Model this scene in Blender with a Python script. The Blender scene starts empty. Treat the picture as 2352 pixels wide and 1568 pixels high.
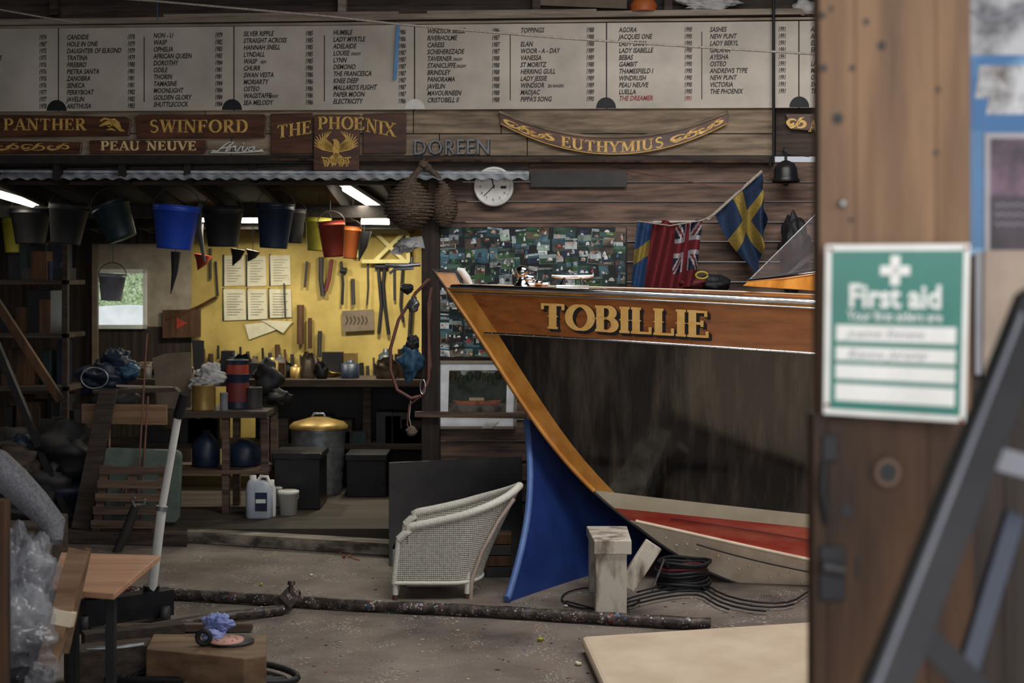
import bpy, math, random
import numpy as np
from mathutils import Vector, Matrix, noise
random.seed(7)
V=Vector
F=3267.0; CX=1176.0; HV=640.0; CZ=1.9
def P(u,v,d): return V(((u-CX)*d/F, d, CZ-(v-HV)*d/F))
def G(u,v,z=0.0):
    d=(CZ-z)*F/(v-HV); return P(u,v,d)
class Fr:
    def __init__(s,Y0,k=0.0):
        s.Y0=Y0;s.k=k;m=math.sqrt(1+k*k);s.m=m
        s.n=V((-k,-1,0))/m; s.t=V((1,-k,0))/m
    def p(s,u,v,o=0.0):
        d=(s.Y0-o*s.m)/(1+s.k*(u-CX)/F); return P(u,v,d)
    def sc(s,u): return s.Y0/(1+s.k*(u-CX)/F)/F
K=0.09
FW=Fr(10.3,K); FB=Fr(13.2,K)
UP=V((0,0,1))
def col(c):
    r=[]
    for x in c[:3]:
        x=x/255.0; r.append(x/12.92 if x<=0.04045 else ((x+0.055)/1.055)**2.4)
    return (*r,1.0)
GX=(.05,1,1);GY=(1,.05,1);GZ=(1,1,.05)
def mat(name,c,c2=None,rough=.6,metal=0,scale=8,st=(1,1,1),bump=0,detail=5,coat=0,island=0,trans=0,emit=0,con=(.35,.65),attr=False,wave=0,alpha=1,ior=1.45,bd=.01):
    m=bpy.data.materials.new(name);m.use_nodes=True
    nt=m.node_tree;N=nt.nodes;L=nt.links;b=N['Principled BSDF']
    b.inputs['Roughness'].default_value=rough;b.inputs['Metallic'].default_value=metal
    b.inputs['Coat Weight'].default_value=coat;b.inputs['Coat Roughness'].default_value=.08
    b.inputs['Transmission Weight'].default_value=trans
    b.inputs['Alpha'].default_value=alpha;b.inputs['IOR'].default_value=ior
    tc=N.new('ShaderNodeTexCoord');mp=N.new('ShaderNodeMapping');mp.inputs['Scale'].default_value=st
    L.new(tc.outputs['Object'],mp.inputs['Vector'])
    nz=N.new('ShaderNodeTexNoise');nz.inputs['Scale'].default_value=scale;nz.inputs['Detail'].default_value=detail
    nz.inputs['Roughness'].default_value=.6
    L.new(mp.outputs['Vector'],nz.inputs['Vector'])
    rp=N.new('ShaderNodeValToRGB');e=rp.color_ramp.elements
    e[0].position=con[0];e[1].position=con[1];e[0].color=col(c);e[1].color=col(c2 or [min(255,x*1.12) for x in c])
    L.new(nz.outputs['Fac'],rp.inputs['Fac']);out=rp.outputs['Color']
    if attr:
        at=N.new('ShaderNodeAttribute');at.attribute_name='Col'
        mx=N.new('ShaderNodeMix');mx.data_type='RGBA';mx.blend_type='MULTIPLY';mx.inputs[0].default_value=1
        L.new(at.outputs['Color'],mx.inputs[6]);L.new(out,mx.inputs[7]);out=mx.outputs[2]
    if island:
        ge=N.new('ShaderNodeNewGeometry');mr=N.new('ShaderNodeMapRange')
        mr.inputs['To Min'].default_value=1-island;mr.inputs['To Max'].default_value=1+island
        L.new(ge.outputs['Random Per Island'],mr.inputs['Value'])
        hs=N.new('ShaderNodeHueSaturation');L.new(mr.outputs['Result'],hs.inputs['Value']);L.new(out,hs.inputs['Color']);out=hs.outputs['Color']
    L.new(out,b.inputs['Base Color'])
    if bump:
        bp=N.new('ShaderNodeBump');bp.inputs['Strength'].default_value=bump;bp.inputs['Distance'].default_value=bd
        if wave:
            wv=N.new('ShaderNodeTexWave');wv.bands_direction='Z';wv.inputs['Scale'].default_value=wave
            wv2=N.new('ShaderNodeTexWave');wv2.bands_direction='X';wv2.inputs['Scale'].default_value=wave
            L.new(tc.outputs['Object'],wv.inputs['Vector']);L.new(tc.outputs['Object'],wv2.inputs['Vector'])
            ma=N.new('ShaderNodeMath');ma.operation='MULTIPLY';L.new(wv.outputs['Fac'],ma.inputs[0]);L.new(wv2.outputs['Fac'],ma.inputs[1])
            L.new(ma.outputs[0],bp.inputs['Height'])
        else: L.new(nz.outputs['Fac'],bp.inputs['Height'])
        L.new(bp.outputs['Normal'],b.inputs['Normal'])
    if emit:
        L.new(out,b.inputs['Emission Color']);b.inputs['Emission Strength'].default_value=emit
    return m
# ---------- materials
m_floor=mat('concrete_floor',(74,66,61),(144,133,124),rough=.75,scale=1.6,detail=9,bump=.5,con=(.3,.72))
def flecks(m,sets,kk=1.0):
    nt=m.node_tree;N=nt.nodes;L=nt.links;b=N['Principled BSDF']
    src=b.inputs['Base Color'].links[0].from_socket
    tc=[n for n in N if n.type=='TEX_COORD'][0]
    prev=src
    for sc,th,cc in sets:
        vo=N.new('ShaderNodeTexVoronoi');vo.inputs['Scale'].default_value=sc;L.new(tc.outputs['Object'],vo.inputs['Vector'])
        nz=N.new('ShaderNodeTexNoise');nz.inputs['Scale'].default_value=(3+sc*.03)*kk;L.new(tc.outputs['Object'],nz.inputs['Vector'])
        mr=N.new('ShaderNodeMapRange');mr.inputs['From Min'].default_value=.45;mr.inputs['From Max'].default_value=.68;mr.inputs['To Min'].default_value=0;mr.inputs['To Max'].default_value=th*1.9
        L.new(nz.outputs['Fac'],mr.inputs['Value'])
        lt=N.new('ShaderNodeMath');lt.operation='LESS_THAN';L.new(vo.outputs['Distance'],lt.inputs[0]);L.new(mr.outputs['Result'],lt.inputs[1])
        mu=N.new('ShaderNodeMath');mu.operation='MULTIPLY';mu.inputs[1].default_value=.65;L.new(lt.outputs[0],mu.inputs[0])
        mx=N.new('ShaderNodeMix');mx.data_type='RGBA';mx.inputs[7].default_value=col(cc)
        L.new(mu.outputs[0],mx.inputs[0]);L.new(prev,mx.inputs[6]);prev=mx.outputs[2]
    L.new(prev,b.inputs['Base Color'])
FL=((34,.16,(190,180,165)),(27,.13,(60,75,100)),(48,.15,(150,80,60)),(22,.12,(25,24,26)),(60,.16,(200,195,185)))
flecks(m_floor,FL)
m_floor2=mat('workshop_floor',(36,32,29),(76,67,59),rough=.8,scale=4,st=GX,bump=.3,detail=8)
m_darkwood=mat('dark_wood',(41,35,33),(78,65,56),rough=.75,scale=30,st=GX,bump=.4,island=.35)
m_clad=mat('cladding_wood',(60,48,42),(118,94,80),rough=.7,scale=26,st=GX,bump=.5,island=.35)
m_fascia=mat('weathered_plank',(100,88,74),(160,142,120),rough=.75,scale=24,st=GX,bump=.4,island=.15)
m_rail=mat('pale_rail',(120,108,96),(162,150,134),rough=.7,scale=24,st=GX,bump=.3,island=.12)
m_panel=mat('cream_panel',(172,165,154),(202,194,182),rough=.45,scale=2.2,detail=8)
m_ink=mat('sign_ink',(40,32,32),rough=.6)
m_inkred=mat('sign_red',(140,48,50),rough=.6)
m_black=mat('black_matte',(23,24,28),(35,35,40),rough=.6)
m_blackgl=mat('black_plastic',(22,23,27),(32,33,38),rough=.35)
m_maho=mat('sign_mahogany',(64,38,27),(102,65,46),rough=.4,scale=30,st=GX,coat=.3,island=.15)
m_gold=mat('gold_leaf',(200,156,76),(228,190,108),rough=.4,metal=.1,scale=20)
m_goldtx=mat('boat_gold',(240,184,100),(250,204,126),rough=.4,metal=0.0,scale=20)
m_cgold=mat('cream_gold',(216,192,142))
m_chrome=mat('chrome',(215,218,222),(235,236,238),rough=.12,metal=1)
m_alu=mat('dull_metal',(130,132,136),(165,170,175),rough=.4,metal=.8,scale=15)
m_letter=mat('grey_letter_metal',(104,108,116),(132,136,142),rough=.45,metal=.0,scale=15)
m_galv=mat('galvanised',(120,128,134),(165,172,176),rough=.4,metal=.6,scale=12)
m_corr=mat('corrugated_iron',(140,146,154),(200,206,212),rough=.45,metal=.1,scale=10)
m_yellow=mat('yellow_wall',(158,136,72),(204,180,106),rough=.7,scale=1.6,detail=7)
m_post=mat('post_wood',(70,49,35),(156,121,88),rough=.65,scale=7,st=(1,1,.1),bump=.35,detail=8,con=(.32,.66),island=.15)
m_postdk=mat('post_wood_dark',(34,24,18),(104,72,48),rough=.75,scale=7,st=(1,1,.14),bump=.4,detail=8,island=.2,con=(.36,.72))
m_dkz=mat('dark_wood_vertical',(36,31,29),(66,54,48),rough=.75,scale=24,st=GZ,bump=.4,island=.3)
m_vw=mat('varnished_mahogany',(122,66,28),(180,108,52),rough=.2,scale=22,st=(.04,1,1),coat=.9,detail=8,con=(.25,.75))
m_deck=mat('varnished_deck',(190,116,64),(224,154,98),rough=.2,scale=26,st=(.04,1,1),coat=.9,detail=7)
m_stem=mat('varnished_stem',(188,122,48),(222,156,72),rough=.22,scale=18,st=(.3,1,.3),coat=.8)
m_hull=mat('black_hull_painted_reflections',(13,13,14),(92,80,69),rough=.10,coat=.9,scale=3.0,st=(3.4,1,.45),bump=.6,detail=11,con=(.46,.84))  # brown streaks in the base colour imitate rippled reflections on the black hull
m_cream=mat('cream_paint',(216,201,172),(232,219,193),rough=.4,scale=6)
m_red=mat('red_antifoul',(170,50,36),(216,120,96),rough=.5,scale=4,st=(.3,1,1.5),con=(.38,.7))
m_keel=mat('beige_primer',(220,200,174),(244,228,206),rough=.5,scale=7,bump=.15)
m_white=mat('white_paint',(216,216,212),(232,232,228),rough=.5)
m_wicker=mat('white_wicker',(190,187,176),(222,219,208),rough=.6,scale=60,bump=1.0,wave=26)
m_wickrim=mat('wicker_rim',(200,198,188),(222,220,210),rough=.6,scale=80,bump=.4)
m_bent=mat('bent_cane',(166,148,136),(190,174,162),rough=.5)
m_tip=mat('leg_tip',(84,60,44),rough=.5)
m_blue=mat('blue_sheet_paint',(22,44,104),(34,60,126),rough=.5,scale=3)
m_bluee=mat('blue_sheet_edge',(70,100,158),(90,118,174),rough=.5,scale=8)
m_bucketb=mat('blue_plastic',(28,62,165),(36,76,184),rough=.4)
m_navy=mat('navy_plastic',(24,34,54),(32,45,68),rough=.45)
m_teal=mat('dark_teal_plastic',(22,37,43),(30,47,53),rough=.45)
m_greyp=mat('grey_plastic',(104,106,116),(122,124,132),rough=.5)
m_yelp=mat('yellow_plastic',(156,150,50),(176,170,62),rough=.5)
m_redp=mat('red_plastic',(140,52,38),(160,62,46),rough=.5)
m_orp=mat('orange_plastic',(168,88,42),(186,102,50),rough=.5)
m_rope=mat('fender_rope',(68,56,48),(110,93,78),rough=.85,scale=60,bump=.7)
m_line=mat('pale_rope',(140,132,122),(176,168,158),rough=.8,scale=60,bump=.3)
m_pipe=mat('painted_pipe',(54,46,44),(112,102,96),rough=.5,scale=20,metal=.2,con=(.45,.75),bump=.5)
flecks(m_pipe,((40,.2,(190,185,178)),(30,.2,(70,100,140)),(35,.18,(150,60,50)),(60,.2,(200,195,188))),3)
m_trest=mat('trestle_paint',(108,96,84),(204,196,182),rough=.7,scale=9,st=(1,1,.3),bump=.4,con=(.36,.55))
m_step=mat('step_edge_paint',(64,57,51),(150,142,130),rough=.7,scale=9,st=(.3,1,1),bump=.4,con=(.42,.66))
m_paper=mat('paper',(196,190,165),(212,207,184),rough=.7)
m_mat=mat('beige_board',(202,182,158),(220,202,180),rough=.45,scale=3)
m_card=mat('cardboard',(106,94,80),(124,110,95),rough=.8)
m_wood=mat('plain_timber',(122,92,68),(164,130,100),rough=.6,scale=20,st=GX,bump=.2,island=.15)
m_woodz=mat('aged_timber',(86,67,50),(130,104,78),rough=.6,scale=12,st=(.2,1,1),bump=.2,island=.15)
m_ply=mat('table_board',(164,122,96),(188,146,118),rough=.5,scale=14,st=GX)
m_attr=mat('print_colours',(225,225,225),(255,255,255),rough=.4,attr=True)
m_poster=mat('poster_print',(110,112,118),(255,255,255),rough=.5,attr=True,scale=9,detail=8,con=(.38,.56))
m_camo=mat('poster_photo_print',(84,76,68),(190,192,196),rough=.5,scale=11,detail=6,con=(.42,.58))
m_art=mat('poster_art_print',(40,98,150),(120,164,196),rough=.5,scale=5,detail=3,con=(.5,.62))
m_cloth=mat('flag_cloth',(200,200,200),(240,240,240),rough=.85,attr=True,scale=60,bump=.2)
m_green=mat('first_aid_green',(14,104,92),(18,114,100),rough=.4)
m_glass=mat('windscreen_glass',(150,148,154),rough=.03,alpha=.13,coat=.3)
m_tube=mat('fluorescent_tube',(255,246,214),emit=8)
m_leaf=mat('foliage_glow',(70,104,58),(214,228,192),emit=.6,scale=34,con=(.35,.7))  # leaves glow by emission, standing in for daylight outside the window
m_tarp=mat('white_boat_cover_glow',(215,222,226),(235,240,240),emit=.7)  # emission makes the white cover glow in place of daylight falling on it
m_rag=mat('white_rag',(166,166,166),(194,194,194),rough=.9,bump=.3,scale=20)
m_brag=mat('blue_rag',(118,130,190),(146,158,208),rough=.9)
m_bluec=mat('blue_oilskin',(40,72,98),(56,92,120),rough=.5,bump=.3)
m_hose=mat('pink_hose',(104,68,60),(126,84,76),rough=.5)
m_slate=mat('slate_board',(45,44,46),(60,58,59),rough=.6,scale=5)
m_sand=mat('sanding_disc',(184,142,130),rough=.9)
m_brass=mat('brass_tin',(134,108,58),(162,136,80),rough=.4,metal=.4)
m_poly=mat('clear_polythene',(150,154,166),(214,218,226),rough=.08,alpha=.3,bump=1,scale=5,con=(.4,.6),coat=1,bd=.04)
m_bub=mat('bubble_wrap',(120,122,132),(170,172,182),rough=.25,alpha=.5,bump=1,scale=70)
m_pglow=mat('pale_green_cushion',(84,98,92),(102,116,108),rough=.6)
m_roof=mat('roof_boards',(24,21,20),(40,34,32),rough=.8,scale=20,st=GY,bump=.3,island=.3)
m_wallw=mat('whitewash_wall',(140,130,116),(162,152,136),rough=.8)
m_milk=mat('milky_plastic',(170,178,190),rough=.4)
m_rack=mat('rack_yellow',(196,186,126))
m_maroon=mat('maroon_bag',(100,40,42))
m_webb=mat('blue_webbing',(84,140,190))
m_grass=mat('outside_grass',(80,96,60),(110,124,84),scale=10)

ROOT=bpy.context.scene.collection
class B:
    def __init__(s,name): s.name=name;s.v=[];s.f=[];s.mi=[];s.sm=[];s.mats=[];s.c=[]
    def mid(s,m):
        if m not in s.mats:s.mats.append(m)
        return s.mats.index(m)
    def add(s,vs,fs,m,smooth=False,c=None):
        o=len(s.v);s.v+=[tuple(x) for x in vs];i=s.mid(m)
        for k,f in enumerate(fs):
            s.f.append([o+j for j in f]);s.mi.append(i);s.sm.append(smooth)
            s.c.append((c[k] if isinstance(c,list) else c) or (1,1,1,1))
        return s
    def hexa(s,a,b,m,c=None):
        return s.add(a+b,[[0,1,2,3],[7,6,5,4],[0,4,5,1],[1,5,6,2],[2,6,7,3],[3,7,4,0]],m,c=c)
    def box(s,lo,hi,m,c=None):
        x0,y0,z0=lo;x1,y1,z1=hi
        return s.hexa([V((x0,y0,z0)),V((x1,y0,z0)),V((x1,y0,z1)),V((x0,y0,z1))],[V((x0,y1,z0)),V((x1,y1,z0)),V((x1,y1,z1)),V((x0,y1,z1))],m,c)
    def prism(s,pts,off,m,c=None):
        n=len(pts);q=[p+off for p in pts]
        fs=[list(range(n)),list(range(2*n-1,n-1,-1))]+[[i,n+i,n+(i+1)%n,(i+1)%n] for i in range(n)]
        return s.add(list(pts)+q,fs,m,c=c)
    def slab(s,uv,fr,o,t,m,c=None):
        return s.prism([fr.p(u,v,o+t) for u,v in uv],-fr.n*t,m,c)
    def rect(s,u0,v0,u1,v1,fr,o,t,m,c=None):
        return s.slab([(u0,v0),(u0,v1),(u1,v1),(u1,v0)],fr,o,t,m,c)
    def grid(s,fn,nu,nv,m,smooth=True,cf=None):
        vs=[fn(i/nu,j/nv) for j in range(nv+1) for i in range(nu+1)]
        fs=[];cs=[]
        for j in range(nv):
            for i in range(nu):
                a=j*(nu+1)+i;fs.append([a,a+1,a+nu+2,a+nu+1]);cs.append(cf((i+.5)/nu,(j+.5)/nv) if cf else None)
        return s.add(vs,fs,m,smooth,cs)
    def tube(s,path,r,m,n=8,closed=False,flat=1.0):
        path=[V(p) for p in path];L=len(path)
        if not hasattr(r,'__len__'): r=[r]*L
        vs=[];prev=None
        for i,p in enumerate(path):
            a=path[(i-1)%L] if closed or i>0 else p
            b=path[(i+1)%L] if closed or i<L-1 else p
            t=(b-a);t=t.normalized() if t.length>1e-9 else V((0,0,1))
            if prev is None: x=t.orthogonal().normalized()
            else:
                x=prev-t*prev.dot(t)
                x=x.normalized() if x.length>1e-6 else t.orthogonal().normalized()
            prev=x;y=t.cross(x)
            for k in range(n):
                an=2*math.pi*k/n;vs.append(p+(x*math.cos(an)+y*math.sin(an)*flat)*r[i])
        fs=[]
        for i in range(L if closed else L-1):
            j=(i+1)%L
            for k in range(n):
                fs.append([i*n+k,i*n+(k+1)%n,j*n+(k+1)%n,j*n+k])
        s.add(vs,fs,m,True)
        if not closed:
            s.add(vs[:n],[list(range(n-1,-1,-1))],m);s.add(vs[-n:],[list(range(n))],m)
        return s
    def lathe(s,prof,c,m,n=28,M=None,smooth=True):
        vs=[]
        for r,z in prof:
            for k in range(n):
                a=2*math.pi*k/n;p=V((r*math.cos(a),r*math.sin(a),z))
                if M:p=M@p
                vs.append(p+c)
        fs=[]
        for i in range(len(prof)-1):
            for k in range(n):
                fs.append([i*n+k,i*n+(k+1)%n,(i+1)*n+(k+1)%n,(i+1)*n+k])
        return s.add(vs,fs,m,smooth)
    def blob(s,c,rad,m,seed=0,amp=.3,fr=2.0,n=28,sharp=False):
        vs=[]
        for j in range(n+1):
            th=math.pi*j/n
            for i in range(n):
                a=2*math.pi*i/n;d=V((math.sin(th)*math.cos(a),math.sin(th)*math.sin(a),math.cos(th)))
                off=V((seed*1.37+.3,seed*.73,5.1))
                q=noise.noise(d*fr*.6+off);q2=noise.noise(d*fr*1.4+off)
                if sharp:
                    q2=-abs(q2)*1.2+.2;q3=-abs(noise.noise(d*fr*2.6+off))*.6
                    k=1+amp*.7*q+amp*.6*q2+amp*.35*q3
                else: k=1+amp*q+amp*.5*q2
                vs.append(c+V((d.x*rad[0]*k,d.y*rad[1]*k,d.z*rad[2]*k)))
        fs=[[j*n+i,j*n+(i+1)%n,(j+1)*n+(i+1)%n,(j+1)*n+i] for j in range(n) for i in range(n)]
        return s.add(vs,fs,m,True)
    def beam(s,a,b,w,t,m,nrm=V((0,-1,0))):
        d=(b-a).normalized();x=d.cross(nrm).normalized();y=d.cross(x).normalized()
        q=[x*w/2+y*t/2,x*-w/2+y*t/2,x*-w/2-y*t/2,x*w/2-y*t/2]
        return s.hexa([a+k for k in q],[b+k for k in q],m)
    def text(s,st,org,xd,yd,size,m,shear=0,bold=0,align='LEFT',line=1.0,ws=1.0,ext=0,track=1.0):
        cu=bpy.data.curves.new('t','FONT');cu.body=st;cu.size=size;cu.shear=shear;cu.offset=bold*size;cu.resolution_u=2
        cu.align_x=align;cu.space_line=line;cu.extrude=ext;cu.space_character=track
        ob=bpy.data.objects.new('t',cu);ROOT.objects.link(ob);bpy.context.view_layer.update()
        me=bpy.data.meshes.new_from_object(ob)
        nn=xd.cross(yd)
        nl=st.count('\n')+1;ylo=-size*(.6+(nl-1)*line);yhi=size*1.3;xm=size*1.3*max(len(l) for l in st.split('\n'))+size
        co=[p.co.copy() for p in me.vertices]
        ok=[(ylo<=p.y<=yhi and -xm<=p.x<=xm) for p in co]
        vs=[org+xd*(p.x*ws if g else 0)+yd*(p.y if g else 0)+nn*p.z for p,g in zip(co,ok)]
        fs=[list(p.vertices) for p in me.polygons if all(ok[i] for i in p.vertices)]
        bpy.data.objects.remove(ob);bpy.data.curves.remove(cu);bpy.data.meshes.remove(me)
        if vs: s.add(vs,fs,m)
        return s
    def stroke(s,pts,w,mapf,m):
        n=len(pts);vs=[]
        for i in range(n):
            a=pts[max(i-1,0)];b=pts[min(i+1,n-1)]
            dx,dy=b[0]-a[0],b[1]-a[1];l=math.hypot(dx,dy) or 1
            ww=w(i/(n-1),abs(dy/l)) if callable(w) else w
            nx,ny=-dy/l*ww/2,dx/l*ww/2
            vs+=[mapf(pts[i][0]+nx,pts[i][1]+ny),mapf(pts[i][0]-nx,pts[i][1]-ny)]
        return s.add(vs,[[2*i,2*i+1,2*i+3,2*i+2] for i in range(n-1)],m)
    def done(s,bevel=0):
        me=bpy.data.meshes.new(s.name)
        vs=np.array(s.v);c=(vs.min(0)+vs.max(0))/2
        me.from_pydata((vs-c).tolist(),[],s.f)
        for m in s.mats:me.materials.append(m)
        me.polygons.foreach_set('material_index',s.mi);me.polygons.foreach_set('use_smooth',s.sm)
        ca=me.color_attributes.new('Col','FLOAT_COLOR','CORNER')
        dat=[]
        for p,cc in zip(me.polygons,s.c): dat+=list(cc)*p.loop_total
        ca.data.foreach_set('color',dat)
        me.update()
        ob=bpy.data.objects.new(s.name,me);ob.location=c;ROOT.objects.link(ob)
        if bevel:
            md=ob.modifiers.new('bevel','BEVEL');md.width=bevel;md.segments=2;md.limit_method='ANGLE'
        return ob
# ---------- serif stroke lettering
def arc(cx,cy,rx,ry,a0,a1,n=16): return [(cx+rx*math.cos(math.radians(a0+(a1-a0)*i/n)),cy+ry*math.sin(math.radians(a0+(a1-a0)*i/n))) for i in range(n+1)]
def ln(*p): return list(p)
GL={
'A':(.84,[('n',ln((.1,0),(.42,1))),('k',ln((.42,1),(.74,0))),('n',ln((.2,.34),(.64,.34)))],[(.1,0),(.74,0)]),
'B':(.76,[('k',ln((.18,0),(.18,1))),('a',[(.18,.97),(.36,.97)]+arc(.38,.75,.2,.22,90,-90)+[(.18,.53)]),('a',[(.18,.53),(.38,.53)]+arc(.4,.28,.24,.25,90,-90)+[(.18,.03)])],[(.18,0),(.18,1)]),
'D':(.84,[('k',ln((.18,0),(.18,1))),('a',[(.18,.97),(.36,.97)]+arc(.38,.5,.34,.47,90,-90)+[(.18,.03)])],[(.18,0),(.18,1)]),
'E':(.72,[('k',ln((.18,0),(.18,1))),('n',ln((.18,.96),(.6,.96))),('n',ln((.18,.52),(.48,.52))),('n',ln((.18,.04),(.64,.04))),('n',ln((.6,1),(.6,.78))),('n',ln((.48,.4),(.48,.64))),('n',ln((.64,0),(.64,.24)))],[(.18,0),(.18,1)]),
'F':(.7,[('k',ln((.18,0),(.18,1))),('n',ln((.18,.96),(.62,.96))),('n',ln((.18,.52),(.48,.52))),('n',ln((.62,1),(.62,.76))),('n',ln((.48,.4),(.48,.64)))],[(.18,0),(.18,1)]),
'H':(.88,[('k',ln((.18,0),(.18,1))),('k',ln((.7,0),(.7,1))),('n',ln((.18,.5),(.7,.5)))],[(.18,0),(.18,1),(.7,0),(.7,1)]),
'I':(.36,[('k',ln((.18,0),(.18,1)))],[(.18,0),(.18,1)]),
'L':(.7,[('k',ln((.18,0),(.18,1))),('n',ln((.18,.04),(.62,.04))),('n',ln((.62,0),(.62,.28)))],[(.18,0),(.18,1)]),
'M':(1.06,[('n',ln((.16,0),(.16,1))),('k',ln((.88,0),(.88,1))),('k',ln((.18,1),(.52,.1))),('n',ln((.52,.1),(.86,1)))],[(.16,0),(.88,0),(.14,1),(.9,1)]),
'N':(.9,[('n',ln((.16,0),(.16,1))),('n',ln((.74,0),(.74,1))),('k',ln((.16,1),(.74,0)))],[(.16,0),(.14,1),(.74,1)]),
'O':(.9,[('a',arc(.45,.5,.35,.47,0,360,28))],[]),
'P':(.72,[('k',ln((.18,0),(.18,1))),('a',[(.18,.97),(.36,.97)]+arc(.38,.72,.24,.25,90,-90)+[(.18,.47)])],[(.18,0),(.18,1)]),
'R':(.82,[('k',ln((.18,0),(.18,1))),('a',[(.18,.97),(.36,.97)]+arc(.38,.74,.22,.23,90,-90)+[(.18,.51)]),('k',ln((.38,.5),(.7,0)))],[(.18,0),(.18,1),(.7,0)]),
'S':(.7,[('m',arc(.35,.74,.2,.22,25,260)+arc(.34,.27,.24,.25,80,-150))],[]),
'T':(.8,[('k',ln((.4,0),(.4,1))),('n',ln((.06,.96),(.74,.96))),('n',ln((.08,1),(.08,.76))),('n',ln((.72,1),(.72,.76)))],[(.4,0)]),
'U':(.88,[('k',ln((.18,1),(.18,.3))),('a',arc(.44,.31,.26,.28,180,360)),('n',ln((.7,.3),(.7,1)))],[(.18,1),(.7,1)]),
'W':(1.1,[('k',ln((.1,1),(.34,0))),('n',ln((.34,0),(.56,1))),('k',ln((.54,1),(.78,0))),('n',ln((.78,0),(1.0,1)))],[(.1,1),(.56,1),(1.0,1)]),
'V':(.8,[('k',ln((.1,1),(.42,0))),('n',ln((.42,0),(.72,1)))],[(.1,1),(.72,1)]),
'X':(.84,[('k',ln((.12,1),(.72,0))),('n',ln((.12,0),(.72,1)))],[(.12,1),(.72,0),(.12,0),(.72,1)]),
'Y':(.8,[('k',ln((.1,1),(.4,.48))),('n',ln((.72,1),(.4,.48))),('k',ln((.4,.48),(.4,0)))],[(.1,1),(.72,1),(.4,0)]),
' ':(.45,[],[]),}
def serif(b,s,mapf,m,thick=.19,thin=.075,gap=.06,spur=False):
    tot=sum(GL[c][0]+gap for c in s)-gap;x=0
    for ch in s:
        w,strs,srf=GL[ch]
        f=lambda px,py,x=x:mapf((px+x)/tot,py)
        for md,pts in strs:
            if len(pts)==2:
                a,c2=pts;pts=[(a[0]+(c2[0]-a[0])*i/4,a[1]+(c2[1]-a[1])*i/4) for i in range(5)]
            if md=='k':w_=thick
            elif md=='n':w_=thin
            elif md=='m':w_=lambda t,vy:thick*.8*(.5+.5*math.sin(math.pi*t))
            else:w_=lambda t,vy:thin+(thick-thin)*vy
            b.stroke(pts,w_,f,m)
        for sx,sy in srf:
            yy=.035 if sy==0 else .965
            b.stroke([(sx-.16,yy),(sx,yy),(sx+.16,yy)],thin,f,m)
        if spur and ch in 'TILEB':
            sx=.4 if ch=='T' else .18
            b.stroke([(sx-.17,.5),(sx,.5),(sx+.17,.5)],lambda t,vy:.02+.1*math.sin(math.pi*t),f,m)
        x+=w+gap
def rmap(u0,v0,u1,v1,fr,o,arcf=None):
    def f(a,b):
        u=u0+(u1-u0)*a; dv=arcf(a) if arcf else 0
        return fr.p(u,v1+(v0-v1)*b+dv,o)
    return f
# =================== ROOM SHELL
b=B('floor');b.box((-5,-1,-.1),(6,10.42,0),m_floor);b.done()
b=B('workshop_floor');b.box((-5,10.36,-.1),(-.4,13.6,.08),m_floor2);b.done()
b=B('ground_outside');b.box((-9,13.5,-.1),(6,17,-.02),m_grass);b.done()
b=B('floor_step_edge')
b.prism([G(430,1220,.085),G(900,1249,.085),G(900,1238,.085),G(430,1212,.085)],V((0,0,-.08)),m_step)
b.prism([G(-100,1215,.085),G(430,1228,.085),G(430,1218,.085),G(-100,1205,.085)],V((0,0,-.08)),m_darkwood)
b.done()
b=B('wall_back_upper')
v=-180
while v<355:
    b.rect(-700,v,2700,v+38,FW,-.09,.03,m_darkwood);v+=38.5
b.done()
b=B('wall_back')
v=372
while v<1240:
    vb=v+46+random.uniform(-3,3)
    a=[FW.p(985,v,0.0),FW.p(985,vb,.022),FW.p(2900,vb,.022),FW.p(2900,v,0.0)]
    b.prism(a,-FW.n*.02,m_clad);v=vb+.8
b.done()
b=B('wall_left');b.box((-5.1,-1,0),(-5,14,4.8),m_dkz);b.done()
b=B('wall_right')
for i in range(30): b.box((5.0,-1+i*.39,0),(5.05,-1+i*.39+.38,4.8),m_dkz)
b.done()
b=B('roof')
for i in range(26):
    x=-5+i*.42;b.box((x,-1,4.6),(x+.41,13.4,4.65),m_roof)
for y in (2,4,6,8,9.8): b.box((-5,y,4.4),(6,y+.1,4.6),m_roof)
b.done()
b=B('wall_workshop_back')
b.slab([(440,400),(440,1250),(1040,1250),(1040,400)],FB,0,.03,m_yellow)
b.done()
b=B('wall_workshop_back_left')
b.slab([(-200,400),(-200,1250),(222,1250),(222,400)],FB,0,.03,m_dkz)
b.slab([(222,750),(222,1250),(440,1250),(440,750)],FB,0,.03,m_dkz)
b.slab([(330,560),(330,750),(440,750),(440,560)],FB,0,.03,m_wallw)
b.slab([(222,400),(222,560),(440,560),(440,400)],FB,0,.03,m_dkz)
b.slab([(222,560),(222,625),(330,625),(330,560)],FB,0,.03,m_wallw)
b.done()
b=B('window_1')
for (x0,y0,x1,y1) in ((217,618,335,627),(217,746,335,755),(217,618,224,755),(328,618,335,755)): b.rect(x0,y0,x1,y1,FB,.03,.03,m_white)
b.done()
b=B('garden_hedge');x0_=P(130,600,15).x;x1_=P(440,600,15).x
b.grid(lambda s,t:V((x0_+(x1_-x0_)*s,15+.08*math.sin(s*30)*math.sin(t*20),-.02+2.5*t+.03*math.sin(s*40)*t)),50,50,m_leaf);b.done()
b=B('covered_dinghy');zc_=CZ-(712-HV)*14.2/F
b.grid(lambda s,t:V((P(180,0,14.2).x+.9*s,14.1+.25*math.sin(math.pi*t),-.02+(zc_+.02+.05*math.sin(math.pi*s))*min(1,2*t if t<.5 else 1))),20,20,m_tarp);b.done()
b=B('wall_workshop_right');b.box((-.5,10.4,.08),(-.45,13.3,2.7),m_dkz);b.done()
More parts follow.
